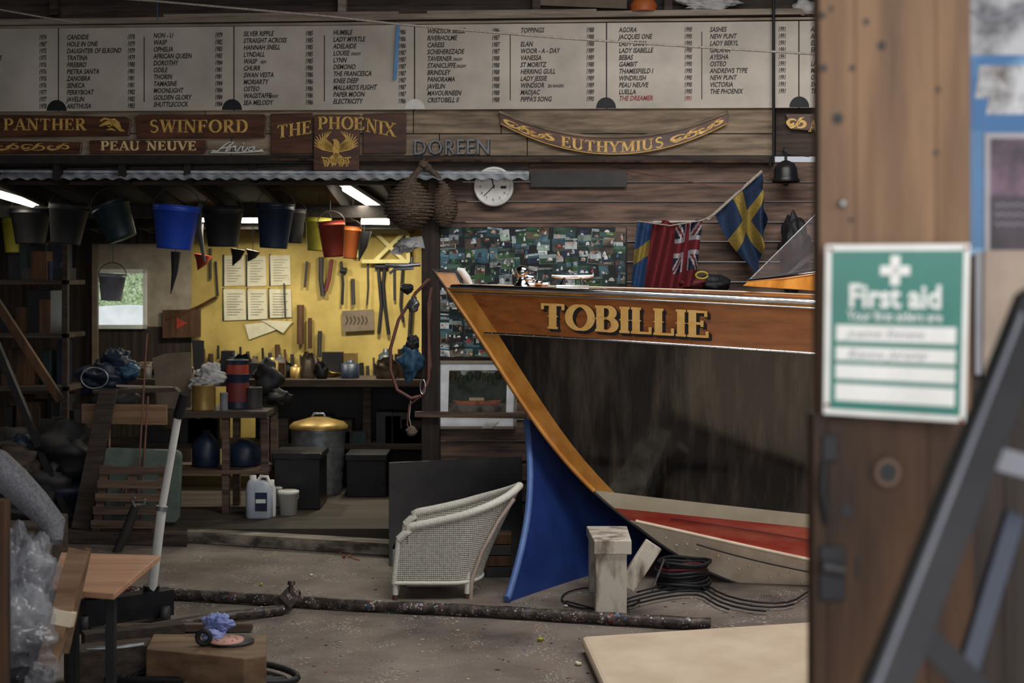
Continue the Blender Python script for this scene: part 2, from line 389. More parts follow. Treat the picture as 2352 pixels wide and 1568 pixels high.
b=B('workshop_ceiling')
b.hexa([V((-5,10.36,2.74)),V((-.4,10.36,2.74)),V((-.4,13.4,2.45)),V((-5,13.4,2.45))],[V((-5,10.36,2.80)),V((-.4,10.36,2.80)),V((-.4,13.4,2.51)),V((-5,13.4,2.51))],m_roof)
for i in range(10):
    x=-4.8+i*.48;b.hexa([V((x,10.4,2.62)),V((x+.05,10.4,2.62)),V((x+.05,10.4,2.74)),V((x,10.4,2.74))],[V((x,13.2,2.32)),V((x+.05,13.2,2.32)),V((x+.05,13.2,2.44)),V((x,13.2,2.44))],m_roof)
b.box((-4.9,11.6,2.4),(-.5,11.68,2.5),m_roof);b.box((-4.9,12.6,2.34),(-.5,12.68,2.42),m_roof)
b.done()
b=B('door_post')
b.slab([(968,505),(968,1072),(1008,1072),(1008,505)],FW,.03,.1,m_dkz);b.done(.004)
b=B('lintel_beam')
b.rect(-200,358,1780,374,FW,-.02,.08,m_darkwood);b.rect(-200,374,1215,392,FW,-.02,.06,m_darkwood)
b.rect(-200,415,985,424,FW,-.1,.06,m_darkwood)
b.tube([FW.p(-100,362,.09),FW.p(1200,370,.09),FW.p(1780,372,.09)],.011,m_postdk,8)
b.done(.003)
b=B('corrugated_canopy')
def cf(s,t):
    u=-60+1275*s
    p=FW.p(u,391+20*t,.03+.16*t)
    return p+UP*(.008*math.sin(s*39*2*math.pi)*(.3+.7*t))
b.grid(cf,39*10,4,m_corr)
b.tube([FW.p(-60,393,.1),FW.p(1215,398,.1)],.012,m_corr,6)
b.done()
# =================== names board
b=B('boat_names_board')
seams=[-290,134,537,952,1393,1835,2290]
def bt(u): return 66-(u)*18/1870.0
def bb(u): return 256-(u)*9/1870.0
for i in range(6):
    u0,u1=seams[i]+1.5,seams[i+1]-1.5
    b.slab([(u0,bt(u0)),(u0,bb(u0)),(u1,bb(u1)),(u1,bt(u1))],FW,.05,.02,m_panel)
    u=u0+1;b.slab([(u-4,bt(u)),(u-4,bb(u)),(u-1,bb(u)),(u-1,bt(u))],FW,.06,.005,m_ink)
for u in (130,533,1392,1836):
    vb=bb(u);b.add([FW.p(u+23*math.cos(math.pi*k/14),vb-1-25*math.sin(math.pi*k/14),.073) for k in range(15)],[list(range(15))],m_black)
u=953;b.add([FW.p(u+23*math.cos(math.pi*k/14),bb(u)-1-23*math.sin(math.pi*k/14),.073) for k in range(15)],[list(range(15))],m_white)
for u in (331,745,1172,1612):
    b.slab([(u-1,bt(u)+22),(u-1,bb(u)-20),(u+1,bb(u)-20),(u+1,bt(u)+22)],FW,.07,.002,m_ink)
def column(u,names,years,uy,v0,red=None,dv=15.7,small=()):
    s=FW.sc(u);size=15.6*s
    def put(st,uu,m,row,w=.76,sz=size):
        b.text(st,FW.p(uu,v0+row*dv+5,.0735),FW.t,UP,sz,m,shear=.25,bold=.018,ws=w)
    b.text('\n'.join(names),FW.p(u,v0+5,.0735),FW.t,UP,size,m_ink,shear=.25,bold=.021,line=dv*s/size,ws=.74)
    b.text('\n'.join(years),FW.p(uy,v0+4,.0735),FW.t,UP,size,m_ink,shear=.25,bold=.021,line=dv*FW.sc(uy)/size,ws=.56)
    if red: put(red[0],u,m_inkred,10);put(red[1],uy,m_inkred,10,.56)
    for st,uu,row in small: put(st,uu,m_ink,row,.6,size*.62)
column(-62,['','','','   GENEVIEVE','','  DURRANT','','','','',''],'1974 1987 1975 1975 1976 1976 1976 1976 1977 1977 1978'.split(),89,87)
column(153,['CANDIDE','HOLE IN ONE','DAUGHTER OF ELROND','TRATINA','FIREBIRD','PIETRA SANTA','ZANOBRA','SENECA','FERRYBOAT','JAVELIN','ARETHUSA'],'1978 1979 1979 1979 1980 1981 1981 1981 1982 1982 1983'.split(),292,86)
column(352,['NON - U','WASP','OPHELIA','AFRICAN QUEEN','DOROTHY','ODILE','THORIN','TAMASINE','MOONLIGHT','GOLDEN GLORY','SHUTTLECOCK'],'1979 1982 1983 1983 1984 1981 1981 1984 1984 1984 1984'.split(),493,82)
column(559,['SILVER RIPPLE','STRAIGHT ACROSS','HANNAH SNELL','LYNDALL','WASP','CHURR','SWAN VESTA','MORIARTY','OSTEO','WAGSTAFFE','SEA MELODY'],'1985 1985 1985 1985 1985 1986 1986 1986 1986 1986 1986'.split(),701,78,small=(('NEW',598,4),('DINGHY',617,9)))
column(765,['HUMBLE','LADY MYRTLE','ADELAIDE','LOUISE','LYNN','DEMONO','THE FRANCESCA','KNEE DEEP',"MALLARD'S FLIGHT",'PAPER MOON','ELECTRICITY'],'1986 1986 1986 1987 1987 1987 1987 1987 1987 1987 1986'.split(),914,75,small=(('DINGHY',806,3),))
column(981,['WINDSOR BELLE','RIVERHOLME','CARESS','SCHEHEREZADE','TAVERNER','STANICLIFFE','BRINDLEY','PANORAMA','JAVELIN','MAVOURNEEN','CRISTOBELL II'],'1986 1987 1987 1987 1988 1988 1988 1988 1988 1988 1988'.split(),1129,72,small=(('DINGHY',1040,4),('DINGHY',1048,5)))
column(1195,['TOPPINGS','','ELAN','WOOR - A - DAY','VANESSA','ST MORITZ','HERRING GULL','LADY JESSIE','WINDSOR','MADJAC',"PIPPA'S SONG"],'1988 1988 1988 1989 1989 1988 1989 1989 1989 1989 1990'.split(),1346,70,small=(('SEA RANGERS',1258,8),))
column(1421,['AGORA','JACQUES ONE','LADY EMMA','LADY ISABELLE','BEBAS','GAMBIT','THAMESFIELD I','WINDRUSH','PEAU NEUVE','LUELLA',''],'1990 1990 1990 1990 1990 1990 1990 1990 1990 1990'.split()+[''],1571,69,red=('THE DREAMER','1991'))
column(1630,['SASHES','NEW PUNT','LADY BERYL','GALANA','AYESHA','OSTEO','ANDREWS TYPE','NEW PUNT','VICTORIA','THE PHOENIX'],['1991']*10,1787,68)
column(1862,['ALICE','ARIEL','ELLA','EMMA','','LADY','MAY','OTTER','SWAN','TEAL'],['1992']*10,2000,67)
b.done()
b=B('board_shelf_rail')
b.slab([(-300,48),(-300,62),(2300,26),(2300,12)],FW,-.03,.12,m_rail)
b.slab([(-300,63),(-300,69),(2300,40),(2300,34)],FW,.072,.012,m_rail)
b.slab([(375,32),(375,40),(915,32),(915,25)],FW,.0,.07,m_rail)
b.slab([(980,24),(980,32),(1370,28),(1370,20)],FW,.0,.07,m_rail)
b.done(.003)
b=B('fascia_plank')
for (a,c2) in ((-300,470),(472,948),(950,1150),(1152,1778)):
    b.slab([(a,257-a*.005),(a,306),(c2,306),(c2,257-c2*.005)],FW,.01,.03,m_fascia)
    b.slab([(a+60,308),(a+60,357),(c2+60 if c2<1700 else c2,357),(c2+60 if c2<1700 else c2,308)],FW,.01,.03,m_fascia)
b.done(.002)
b=B('fascia_plank_dark');b.slab([(1782,248),(1782,357),(2900,357),(2900,248)],FW,-.05,.03,m_darkwood);b.done()
def sign(name,pts,o=.045,t=.025,m=m_maho):
    b=B(name);b.slab(pts,FW,o,t,m);return b
def scroll(b,mp,m,flip=1,w=.12):
    sp=lambda cx,cy,r,a0,turn:[(cx+r*(1-.75*i/22)*math.cos(a0+turn*i/22),cy+r*(1-.75*i/22)*math.sin(a0+turn*i/22)) for i in range(23)]
    b.stroke(sp(.75,.45,.32,-2.6,flip*6.5),lambda t,v:w*(.5+.8*math.sin(math.pi*t)),mp,m)
    b.stroke(sp(.25,.5,.3,.5,flip*6.0),lambda t,v:w*(.5+.8*math.sin(math.pi*t)),mp,m)
    b.stroke([(.0,.35),(.2,.15),(.5,.3),(.75,.85),(.95,.9)],lambda t,v:w*1.1*math.sin(math.pi*t)+.02,mp,m)
b=sign('name_board_panther',[(-60,262),(-60,315),(296,312),(300,276),(288,268)])
serif(b,'PANTHER',rmap(8,272,198,299,FW,.072),m_gold)
mp=lambda x,y:FW.p(x,y,.072)
b.stroke([(230,278),(240,272),(252,274),(258,284),(252,292),(246,288)],lambda t,v:5-3*t,mp,m_gold)
b.stroke([(228,290),(240,284),(252,280),(266,286),(278,299),(286,300)],lambda t,v:2+9*math.sin(math.pi*t),mp,m_gold)
b.stroke([(248,276),(262,274),(272,282),(278,294)],lambda t,v:1+5*math.sin(math.pi*t),mp,m_gold)
b.stroke([(244,298),(256,296),(266,300)],lambda t,v:1+4*math.sin(math.pi*t),mp,m_gold)
b.done(.003)
b=sign('name_board_scrollwork',[(-60,323),(-60,354),(184,352),(188,326)])
for i in range(3): scroll(b,rmap(-10+i*58,326,44+i*58,349,FW,.072),m_gold,flip=1 if i%2 else -1,w=.09)
b.done(.003)
b=sign('name_board_swinford',[(310,270),(318,263),(606,262),(611,270),(608,316),(314,318)])
serif(b,'SWINFORD',rmap(342,275,570,304,FW,.072),m_gold);b.done(.003)
b=sign('name_board_peau_neuve',[(205,322),(472,322),(474,340),(468,352),(207,353)])
serif(b,'PEAU NEUVE',rmap(231,324,451,345,FW,.072),m_cgold,thick=.22,thin=.1);b.done(.003)
b=B('chrome_script_letters')
cm=lambda x,y:FW.p(x,y,.05)
for pts in ([(487,346),(500,347),(513,335),(524,327),(536,326),(524,338),(517,348),(523,346),(530,340)],[(505,341),(525,338),(540,337)],
            [(536,336),(541,335),(540,346),(545,347),(552,337),(558,336),(556,346),(562,347),(570,338)],[(585,337),(574,338),(570,345),(578,347),(586,338),(584,347),(595,346),(603,343)],[(558,330),(560,329)],[(484,350),(540,351),(605,347)]):
    b.tube([cm(x,y) for x,y in pts],.006,m_white,6)
b.done()
b=B('name_board_the_phoenix')
b.slab([(622,261),(622,354),(717,353),(718,259)],FW,.045,.025,m_maho)
b.slab([(721,263),(720,391),(824,391),(826,263)],FW,.07,.03,m_maho)
b.slab([(834,261),(834,353),(932,351),(933,259)],FW,.045,.025,m_maho)
serif(b,'THE',rmap(636,278,716,308,FW,.073,arcf=lambda a:10-12*a),m_gold)
serif(b,'PHO',rmap(730,268,812,297,FW,.103),m_gold)
serif(b,'E',rmap(812,269,838,298,FW,.103),m_gold)
serif(b,'NIX',rmap(840,272,908,303,FW,.0745,arcf=lambda a:-1+12*a),m_gold)
mp=lambda x,y:FW.p(772+x,350-y,.103)
for sg in (-1,1):
    for k in range(9):
        a=math.radians(18+k*9);L=52-abs(k-3)*2.2
        x0,y0=sg*(7+k*.6),4+k*1.6
        b.stroke([(x0,y0),(x0+sg*L*.55*math.cos(a*.6),y0+L*.5*math.sin(a*.5)),(x0+sg*L*math.cos(a),y0+L*.7*math.sin(a)+3)],lambda t,v:7*(1-.75*t),mp,m_gold)
b.stroke([(0,-16),(0,-4),(0,10),(1,22),(-2,28),(-8,29)],lambda t,v:2+13*math.sin(math.pi*min(1,t*.9+.12)),mp,m_gold)
for k in range(7):
    a=math.radians(-140+k*17);b.stroke([(0,-2),(22*math.cos(a),-2+20*math.sin(a))],4,mp,m_gold)
mp=lambda x,y:FW.p(x,y,.103)
for k in range(11):
    x=742+k*5.6;b.stroke([(x,364+3*(k%2)),(x+3,372),(x+(-2 if k%3 else 5),382-2*(k%2))],3.4,mp,m_gold)
b.stroke([(738,361),(770,366),(806,361)],3,mp,m_gold);b.stroke([(742,374),(775,372),(800,376)],2.4,mp,m_gold)
b.done(.003)
b=B('doreen_metal_letters')
b.text('DOREEN',FW.p(948,355,.056),FW.t,UP,.158,m_letter,bold=.0,ws=.88,ext=.003,track=1.05)
b.text('DOREEN',FW.p(950,357,.045),FW.t,UP,.158,m_ink,bold=.012,ws=.88,ext=.004,track=1.05);b.done()
b=B('name_board_euthymius')
ca=lambda a:4*a*(1-a)
top=[(1147+525*a,258+ (62*ca(a))-(1-abs(2*a-1))*4) for a in [i/24 for i in range(25)]]
bot=[(1150+519*a,284+ (70*ca(a))) for a in [i/24 for i in range(25)]]
for i in range(24): b.slab([top[i],bot[i],bot[i+1],top[i+1]],FW,.045,.03,m_maho)
b.tube([FW.p(u,v-1,.075) for u,v in top],.012,m_fascia,6)
b.tube([FW.p(u,v,.076) for u,v in bot],.004,m_gold,5)
def em(a0,a1,lo=.18,hi=.82):
    def f(x,y):
        a=a0+(a1-a0)*x;t=258+62*ca(a);bo=284+70*ca(a)
        return FW.p(1147+525*a,bo+(t-bo)*(lo+(hi-lo)*y),.0765)
    return f
serif(b,'EUTHYMIUS',em(.27,.72,.12,.86),m_gold)
for a0,fl in ((.02,1),(.12,-1)): scroll(b,em(a0,a0+.12,.1,.85),m_gold,flip=fl,w=.12)
for a0,fl in ((.75,1),(.86,-1)): scroll(b,em(a0,a0+.12,.1,.85),m_gold,flip=fl,w=.12)
b.done()
b=sign('name_board_corner',[(1805,262),(1818,296),(1960,306),(1960,262)],o=.0)
scroll(b,rmap(1808,266,1850,298,FW,.027),m_gold,w=.15);serif(b,'A',rmap(1858,276,1878,302,FW,.027),m_gold);b.done()
# clock
b=B('wall_clock')
c=FW.p(1135,429,.03);Mr=(Matrix.Rotation(-math.atan(K),4,'Z')@Matrix.Rotation(math.radians(90),4,'X')).to_3x3()
r=.142
b.lathe([(0,0),(r,0),(r*1.02,.02),(r,.045),(r*.9,.05),(r*.84,.036)],c,m_white,40,Mr)
b.lathe([(r*.85,.036),(0,.036)],c,m_white,40,Mr)
def cp(ang,rr,o=.068): a=math.radians(ang);return c+FW.t*(rr*r*math.sin(a))+UP*(rr*r*math.cos(a))+FW.n*(o-.03)
for k in range(12):
    q=cp((k+1)*30,.66,.0675);b.text(str(k+1),q-UP*.009-FW.t*(.004),FW.t,UP,.027,m_ink,align='CENTER')
    b.tube([cp((k+1)*30,.78),cp((k+1)*30,.83)],.0012,m_ink,4)
b.beam(cp(348,-.1,.07),cp(348,.42,.07),.008,.002,m_black,FW.n);b.beam(cp(226,-.1,.072),cp(226,.68,.072),.006,.002,m_black,FW.n)
b.lathe([(0,.04),(.007,.04),(.007,.036)],c,m_black,12,Mr)
b.rect(1150,427,1162,433,FW,.067,.001,m_black);b.done()
# rope fenders
def fender(name,pts,knot,off=.24):
    b=B(name)
    (u0,v0,u1,v1)=pts;s=FW.sc((u0+u1)/2)*.98
    R=(u1-u0)/2*s;H=(v1-v0)*s;c=FW.p((u0+u1)/2,v1,off)
    prof=lambda t:R*(math.sin(math.pi*min(1,.03+t*.97))**.6)*(1-.55*max(0,t-.35))
    b.lathe([(max(.001,prof(i/20)*.93),H*i/20) for i in range(21)],c,m_rope)
    for sg,n in ((1,15),(-1,15)):
        pth=[]
        for i in range(n*16):
            t=i/(n*16-1);a=sg*2*math.pi*n*t;rr=prof(t)*(1+.025*math.sin(i*2.1+sg))
            pth.append(c+V((rr*math.cos(a),rr*math.sin(a),H*t)))
        b.tube(pth,.0085,m_rope,5)
    k=FW.p(*knot,off-.02);tp=c+V((0,0,H))
    b.tube([tp+UP*-.03,tp+(k-tp)*.5+V((.01,0,0)),k],.02,m_rope,8)
    b.blob(k,(.035,.03,.03),m_rope,2,.3)
    b.tube([k,k+V((.0,.02,.03)),FW.p(knot[0]+2,knot[1]-14,.11)],.009,m_rope,6)
    b.done()
fender('rope_fender',(880,408,1000,526),(972,378),.3);fender('rope_fender',(986,418,1052,520),(980,384),.16)
# photo collage
b=B('photo_collage_board')
b.rect(1003,521,1440,822,FW,.03,.02,m_black)
pal=[(40,72,74),(20,32,34),(44,84,62),(34,52,44),(90,130,142),(56,98,112),(190,204,208),(225,232,230),(110,92,76),(150,172,158),(26,44,72),(124,110,92),(70,112,64),(24,56,64)]
wl=[(240,242,240),(245,240,235),(160,74,64),(200,158,132),(20,24,26),(80,54,48),(215,225,230),(230,236,240),(64,114,155),(120,150,96)]
def rc(l=pal,j=.2): c=random.choice(l);k=1+random.uniform(-j,j);return col([min(255,max(0,x*k)) for x in c])
n=0
for row in range(14):
    for cl in range(15):
        u=1004+cl*29+random.uniform(-7,7);v=522+row*21.5+random.uniform(-6,6)
        w=random.choice([30,36,22,40]);h=random.choice([22,28,26,34])
        u=max(u,1004);v=max(v,522)
        if u+w>1437:w=1437-u
        if v+h>819:h=819-v
        if w<8 or h<6: continue
        o=.051+.0004*(n%9)+.0001*random.random();n+=1;an=random.uniform(-.12,.12)
        def q(x,y):
            dx=(x-.5)*w;dy=(y-.5)*h;return FW.p(u+w/2+dx*math.cos(an)-dy*math.sin(an),v+h/2+dx*math.sin(an)+dy*math.cos(an),o)
        def qq(x0,y0,x1,y1,c,e):
            b.add([q(x0,y0)+FW.n*e,q(x0,y1)+FW.n*e,q(x1,y1)+FW.n*e,q(x1,y0)+FW.n*e],[[0,1,2,3]],m_poster,c=c)
        qq(0,0,1,1,rc(),0)
        hz=random.uniform(.25,.6)
        qq(0.03,hz,.97,.97,rc(),.00005)
        if random.random()<.5: qq(0.03,.04,.97,hz*.5,rc([(170,190,200),(210,220,225),(80,110,90),(50,90,60)]),.00006)
        for k in range(random.randint(2,5)):
            x=random.uniform(.05,.75);y=random.uniform(.15,.6);ww=random.uniform(.1,.35);hh=random.uniform(.12,.38)
            b.add([q(x,y+hh)+FW.n*.0001,q(x+ww,y+hh)+FW.n*.0001,q(x+ww*.9,y+hh*.3)+FW.n*.0001,q(x+ww*.5,y)+FW.n*.0001,q(x+ww*.1,y+hh*.4)+FW.n*.0001],[[0,1,2,3,4]],m_attr,c=rc(wl))
b.done()
# framed picture
b=B('framed_boat_picture')
T=(lambda x,y,o:FW.p(1000+190*x-4*y,828+157*y,o))
def fq(x0,y0,x1,y1,o,t,m,c=None): b.prism([T(x0,y0,o+t),T(x0,y1,o+t),T(x1,y1,o+t),T(x1,y0,o+t)],-FW.n*t,m,c)
fq(0,0,1,1,.03,.015,m_attr,col((240,244,250)))
for (x0,y0,x1,y1) in ((0,0,1,.04),(0,.96,1,1),(0,0,.035,1),(.965,0,1,1)): fq(x0,y0,x1,y1,.045,.01,m_rail)
fq(.17,.14,.87,.8,.045,.001,m_poster,col((48,56,50)))
fq(.17,.14,.87,.27,.046,.001,m_poster,col((140,148,136)))
for k in range(14):
    x=.17+.05*k;h=.2+.1*random.random();b.add([T(min(.87,max(.17,x+ .05*math.cos(a))),max(.15,h+.09*math.sin(a)),.0475) for a in [i*.7 for i in range(9)]],[list(range(9))],m_poster,c=col((36+random.randint(0,34),58,40)))
fq(.17,.62,.87,.8,.047,.001,m_poster,col((100,92,84)))
b.add([T(.22,.58,.0485),T(.3,.64,.0485),T(.75,.65,.0485),T(.82,.57,.0485),T(.6,.59,.0485),T(.4,.59,.0485)],[list(range(6))],m_poster,c=col((150,84,62)))
fq(.42,.54,.6,.585,.0485,.0004,m_attr,col((170,150,124)))
b.add([T(.58,.99,.058),T(.7,.99,.07),T(.8,.86,.062),T(.74,.84,.06),T(.64,.9,.06)],[[0,1,2,3,4]],m_white)
b.done()
b=B('horizontal_batten');b.beam(FW.p(953,951,.16),FW.p(1210,954,.16),.04,.04,m_clad);b.done(.003)
b=B('ships_bell')
c=P(1805,418,9.95);b.lathe([(.095,0),(.1,.01),(.085,.03),(.08,.09),(.06,.13),(.02,.15),(0.001,.152)],c,m_blackgl);b.tube([c+UP*.15,c+UP*.2,c+V((0,.1,.22))],.01,m_black)
b.blob(c+UP*-.01,(.02,.02,.02),m_black,1,0);b.done()
b=B('bell_bracket');b.beam(FW.p(1800,345,.02),FW.p(1860,352,.02),.05,.05,m_darkwood);b.done()
b=B('vertical_conduit');b.tube([FW.p(1777,-40,.12),FW.p(1777,355,.12),FW.p(1768,380,.1)],.011,m_black);b.done()
b=B('grey_vent_plate');b.rect(1218,393,1440,430,FW,.03,.012,m_slate);b.done(.002)
# flags
yel=col((164,142,66));rd=col((120,32,42));wh=col((180,180,186));nv=col((32,36,66))
b=B('swedish_flag')
c0=P(1748,400,9.9);c1=P(1640,492,9.9);c2_=P(1742,632,9.95);c3=P(1762,505,9.95)
def fn(s,t):
    p=(c1.lerp(c0,s)).lerp(c2_.lerp(c3,s),t);p.y+=.045*math.sin(10*s+6*t)+.03*math.sin(4+14*s*t);p.z-=.05*math.sin(math.pi*t)*(1-s);return p
b.grid(fn,50,50,m_cloth,cf=lambda s,t:yel if (.38<s<.58 or .32<t<.5) else col((38,62,98)))
b.tube([P(1625,505,9.88),P(1750,393,9.88)],.011,m_line)
b.done()
def jack(s,t):
    x=s-.5;y=t-.5
    if abs(x)<.07 or abs(y)<.1:return rd
    if abs(x)<.13 or abs(y)<.18:return wh
    dd=min(abs(x-y),abs(x+y))
    if dd<.04:return rd
    if dd<.12:return wh
    return nv
b=B('red_ensign_flag')
A0=P(1500,510,9.85);A1=P(1612,508,9.8);A2=P(1600,660,9.8);A3=P(1480,668,9.85)
b.grid(lambda s,t:(A0.lerp(A1,s)).lerp(A3.lerp(A2,s),t)+V((0,.05*math.sin(s*18+t*2.4),.012*math.sin(s*9))),60,60,m_cloth,cf=lambda s,t:jack((s-.48)/.52,t/.75) if (s>.48 and t<.75) else rd)
b.tube([A0,A1],.008,m_rag);b.done()
b=B('swedish_flag')
A0=P(1464,508,9.97);A1=P(1506,512,9.92);A2=P(1490,670,9.92);A3=P(1450,655,9.97)
b.grid(lambda s,t:(A0.lerp(A1,s)).lerp(A3.lerp(A2,s),t)+V((0,.02*math.sin(s*12+t*3),0)),24,50,m_cloth,cf=lambda s,t:yel if (.45<t+.25*s<.68) else col((48,82,130)))
b.done()
b=B('flag_halyard');b.tube([FW.p(1440,392,.04),P(1560,412,9.95),P(1640,428,9.85),P(1700,430,9.85),FW.p(1775,400,.04)],.004,m_hose,5)
b.tube([P(1464,508,9.92),P(1540,518,9.76),P(1612,506,9.74),P(1640,492,9.8)],.005,m_line,5);b.done()
b=B('hanging_dark_coats')
b.blob(FW.p(1825,580,.16),(.11,.1,.26),m_black,4,.5);b.done()
b=B('maroon_kit_bag');b.blob(FW.p(1590,650,.3),(.1,.08,.05),m_maroon,6,.3);b.blob(FW.p(1640,655,.2),(.12,.1,.07),m_black,6,.4)
b.tube([P(1612+14*math.cos(a),632+8*math.sin(a),9.6) for a in [i*.5 for i in range(13)]],.007,m_yelp,6);b.done()
# =================== BOAT
YC=8.9;UE=2500.0
stv=[657,735,805,880,960,1040,1105,1165,1215];stu=[1020,1072,1120,1167,1220,1281,1339,1405,1470]
stfit=np.polyfit(stv,stu,4)
def stemU(v): return float(np.polyval(stfit,v))
class Row:
    def __init__(s,pts,Bm,L,deg=2,u0=None):
        s.f=np.polyfit([p[0] for p in pts],[p[1] for p in pts],deg);s.v0=pts[0][1];s.u0=stemU(s.v0) if u0 is None else u0
        s.off=s.v0-float(np.polyval(s.f,s.u0));s.B=Bm;s.L=L
    def v(s,u):
        k=math.exp(-(u-s.u0)/120.0);return float(np.polyval(s.f,u))+s.off*k
    def pt(s,u,o=0):
        u=max(u,s.u0);d=YC-s.B*(1-math.exp(-(u-s.u0)/s.L))-o;return P(u,s.v(u),d)
r0=Row([(1022,657),(1200,664),(1400,672),(1600,681),(1870,694),(2500,731)],.86,640)
r1=Row([(1030,670),(1200,677),(1400,685),(1600,694),(1870,707),(2500,745)],.86,640)
r2=Row([(1105,763),(1400,781),(1600,794),(1870,812),(2500,858)],.80,680)
r6=Row([(1358,1125),(1500,1143),(1700,1163),(1870,1182),(2500,1240)],.62,820)
r7=Row([(1405,1166),(1600,1183),(1870,1214),(2500,1275)],.60,850)
r8=Row([(1440,1192),(1600,1222),(1700,1244),(1870,1294),(2500,1400)],.55,860)
r9=Row([(1470,1216),(1530,1268),(1590,1303),(1700,1343),(1845,1370),(2100,1396),(2500,1412)],0.0,900,deg=3)
class Mix:
    def __init__(s,a,c,g):
        s.v0=a.v0+(c.v0-a.v0)*g;s.u0=stemU(s.v0);s.ve=a.v(UE)+(c.v(UE)-a.v(UE))*g;s.B=a.B+(c.B-a.B)*(g**.8);s.L=a.L+(c.L-a.L)*g
    def v(s,u): q=(u-s.u0)/(UE-s.u0);return s.v0+(s.ve-s.v0)*q
    def pt(s,u,o=0):
        u=max(u,s.u0);d=YC-s.B*(1-math.exp(-(u-s.u0)/s.L))-o;return P(u,s.v(u),d)
mids=[Mix(r2,r6,(i+1)/10.0) for i in range(9)]
NQ=56
def colu(row,i,w=52.0):
    if i<=3: return row.u0+w*i/3
    q=((i-3)/(NQ-3))**1.25;return row.u0+w+(UE-row.u0-w)*q
mir=lambda p:V((p.x,2*YC-p.y,p.z))
b=B('motorboat')
def band(ra,rb,m,ms=None,smooth=True):
    for mi in (0,1):
        vs=[]
        for r in (ra,rb):
            for i in range(NQ+1):
                p=r.pt(colu(r,i));vs.append(mir(p) if mi else p)
        n=NQ+1
        b.add(vs,[[i,i+1,n+i+1,n+i] for i in range(3)],ms or m,smooth);b.add(vs,[[i,i+1,n+i+1,n+i] for i in range(3,NQ)],m,smooth)
band(r0,r1,m_stem);band(r1,r2,m_vw,m_stem)
rows=[r2]+mids+[r6]
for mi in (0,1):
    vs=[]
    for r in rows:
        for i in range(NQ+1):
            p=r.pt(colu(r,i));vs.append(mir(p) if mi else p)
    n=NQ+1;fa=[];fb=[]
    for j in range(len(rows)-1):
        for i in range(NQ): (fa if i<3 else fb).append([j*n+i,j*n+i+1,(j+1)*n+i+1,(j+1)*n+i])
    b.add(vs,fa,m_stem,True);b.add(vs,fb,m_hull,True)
band(r6,r7,m_cream);band(r7,r8,m_red);band(r8,r9,m_keel)
def along(r,o,ua,ub,n=40,dv=0):
    return [r.pt(ua+(ub-ua)*i/n,o)+UP*dv for i in range(n+1)]
for r,rad,m,ua in ((r0,.017,m_chrome,1022),(r1,.006,m_chrome,1040),(r2,.008,m_chrome,1112)):
    pth=along(r,.004,max(ua,r.u0),UE);b.tube(pth,rad,m,8);b.tube([mir(p) for p in pth],rad,m,8)
b.tube([r7.pt(u,.004).lerp(r8.pt(u,.004),.25+.4*(u-1520)/1000) for u in [1540+i*48 for i in range(20)]],.004,m_maroon,6)
b.tube(along(r8,.006,1460,UE),.012,m_keel,6)
b.tube([r8.pt(u,.010).lerp(r9.pt(u,.010),.3) for u in [1600+i*45 for i in range(20)]],.004,m_slate,6)
for k in range(14):
    u=1530+k*24;p=r8.pt(u,.012).lerp(r9.pt(u,.012),.5+.12*math.sin(k*2));b.lathe([(.009,-.004),(.006,.004),(0,.005)],p,m_cream,8,Matrix.Rotation(math.radians(90),3,'X'))
b.tube([P(stemU(v),v,YC) for v in range(655,1218,8)]+[r9.pt(u) for u in range(1475,2500,30)],.010,m_slate,8)
b.tube([P(stemU(v)+3,v,YC) for v in range(655,1130,8)],.016,m_stem,8)
for i in range(30):
    p=r2.pt(1130+i*32,.012);b.lathe([(.004,-.002),(.003,.002),(0,.003)],p,m_alu,8,Matrix.Rotation(math.radians(90),3,'X'))
def deckpt(s,t):
    u=r0.u0+(UE-r0.u0)*s;a=r0.pt(u);c=mir(a);p=a.lerp(c,t);hb=abs(c.y-a.y)/2;p.z+=.008+.055*hb*4*t*(1-t);return p
b.grid(deckpt,60,14,m_deck)
for t in (.03,.5): b.tube([deckpt(i/50,t)+UP*.001 for i in range(51)],.004,m_cream,5)
b.tube([deckpt(i/50,.10)+UP*.001 for i in range(51)],.003,m_ink,5)
b.prism([P(993,619,YC-.04),P(1022,660,YC-.04),P(1078,660,YC-.04),P(1056,648,YC-.04),P(1044,622,YC-.04)],V((0,.08,0)),m_stem)
b.tube([P(1004,622,YC-.045),P(1046,624,YC-.045),P(1060,649,YC-.045)],.006,m_slate,6)
b.tube([P(993,619,YC-.045),P(1024,662,YC-.045)],.008,m_slate,6)
b.prism([P(990,617,YC-.05),P(992,622,YC-.05),P(1047,625,YC-.05),P(1045,619,YC-.05)],V((0,.1,0)),m_slate)
b.tube([P(1050,618,YC+.05),P(1060,622,YC+.05),P(1072,638,YC+.05),P(1082,654,YC+.05)],[.012,.024,.024,.014],m_white,10)
c=P(1200,656,YC-.02)
b.lathe([(.06,0),(.055,.01),(.03,.03),(.034,.06),(.046,.085),(.042,.11),(.02,.125),(0,.128)],c,m_chrome)
b.blob(c+V((.04,0,.045)),(.05,.03,.03),m_chrome,1,.0,n=16)
b.tube([c+V((.0,-.02,.005)),c+V((.16,-.02,.012))],.014,m_chrome)
b.blob(c+V((.1,-.03,.02)),(.03,.03,.02),m_chrome,1,0,n=12)
c=P(1315,655,YC-.1)
b.tube([c+V((-.13,0,.06)),c+V((-.1,0,.055)),c+V((0,0,.052)),c+V((.1,0,.055)),c+V((.13,0,.06))],[.008,.013,.016,.013,.008],m_chrome,10)
for x in (-.05,.05): b.tube([c+V((x*1.3,0,-.005)),c+V((x,0,.05))],[.022,.012],m_chrome,10)
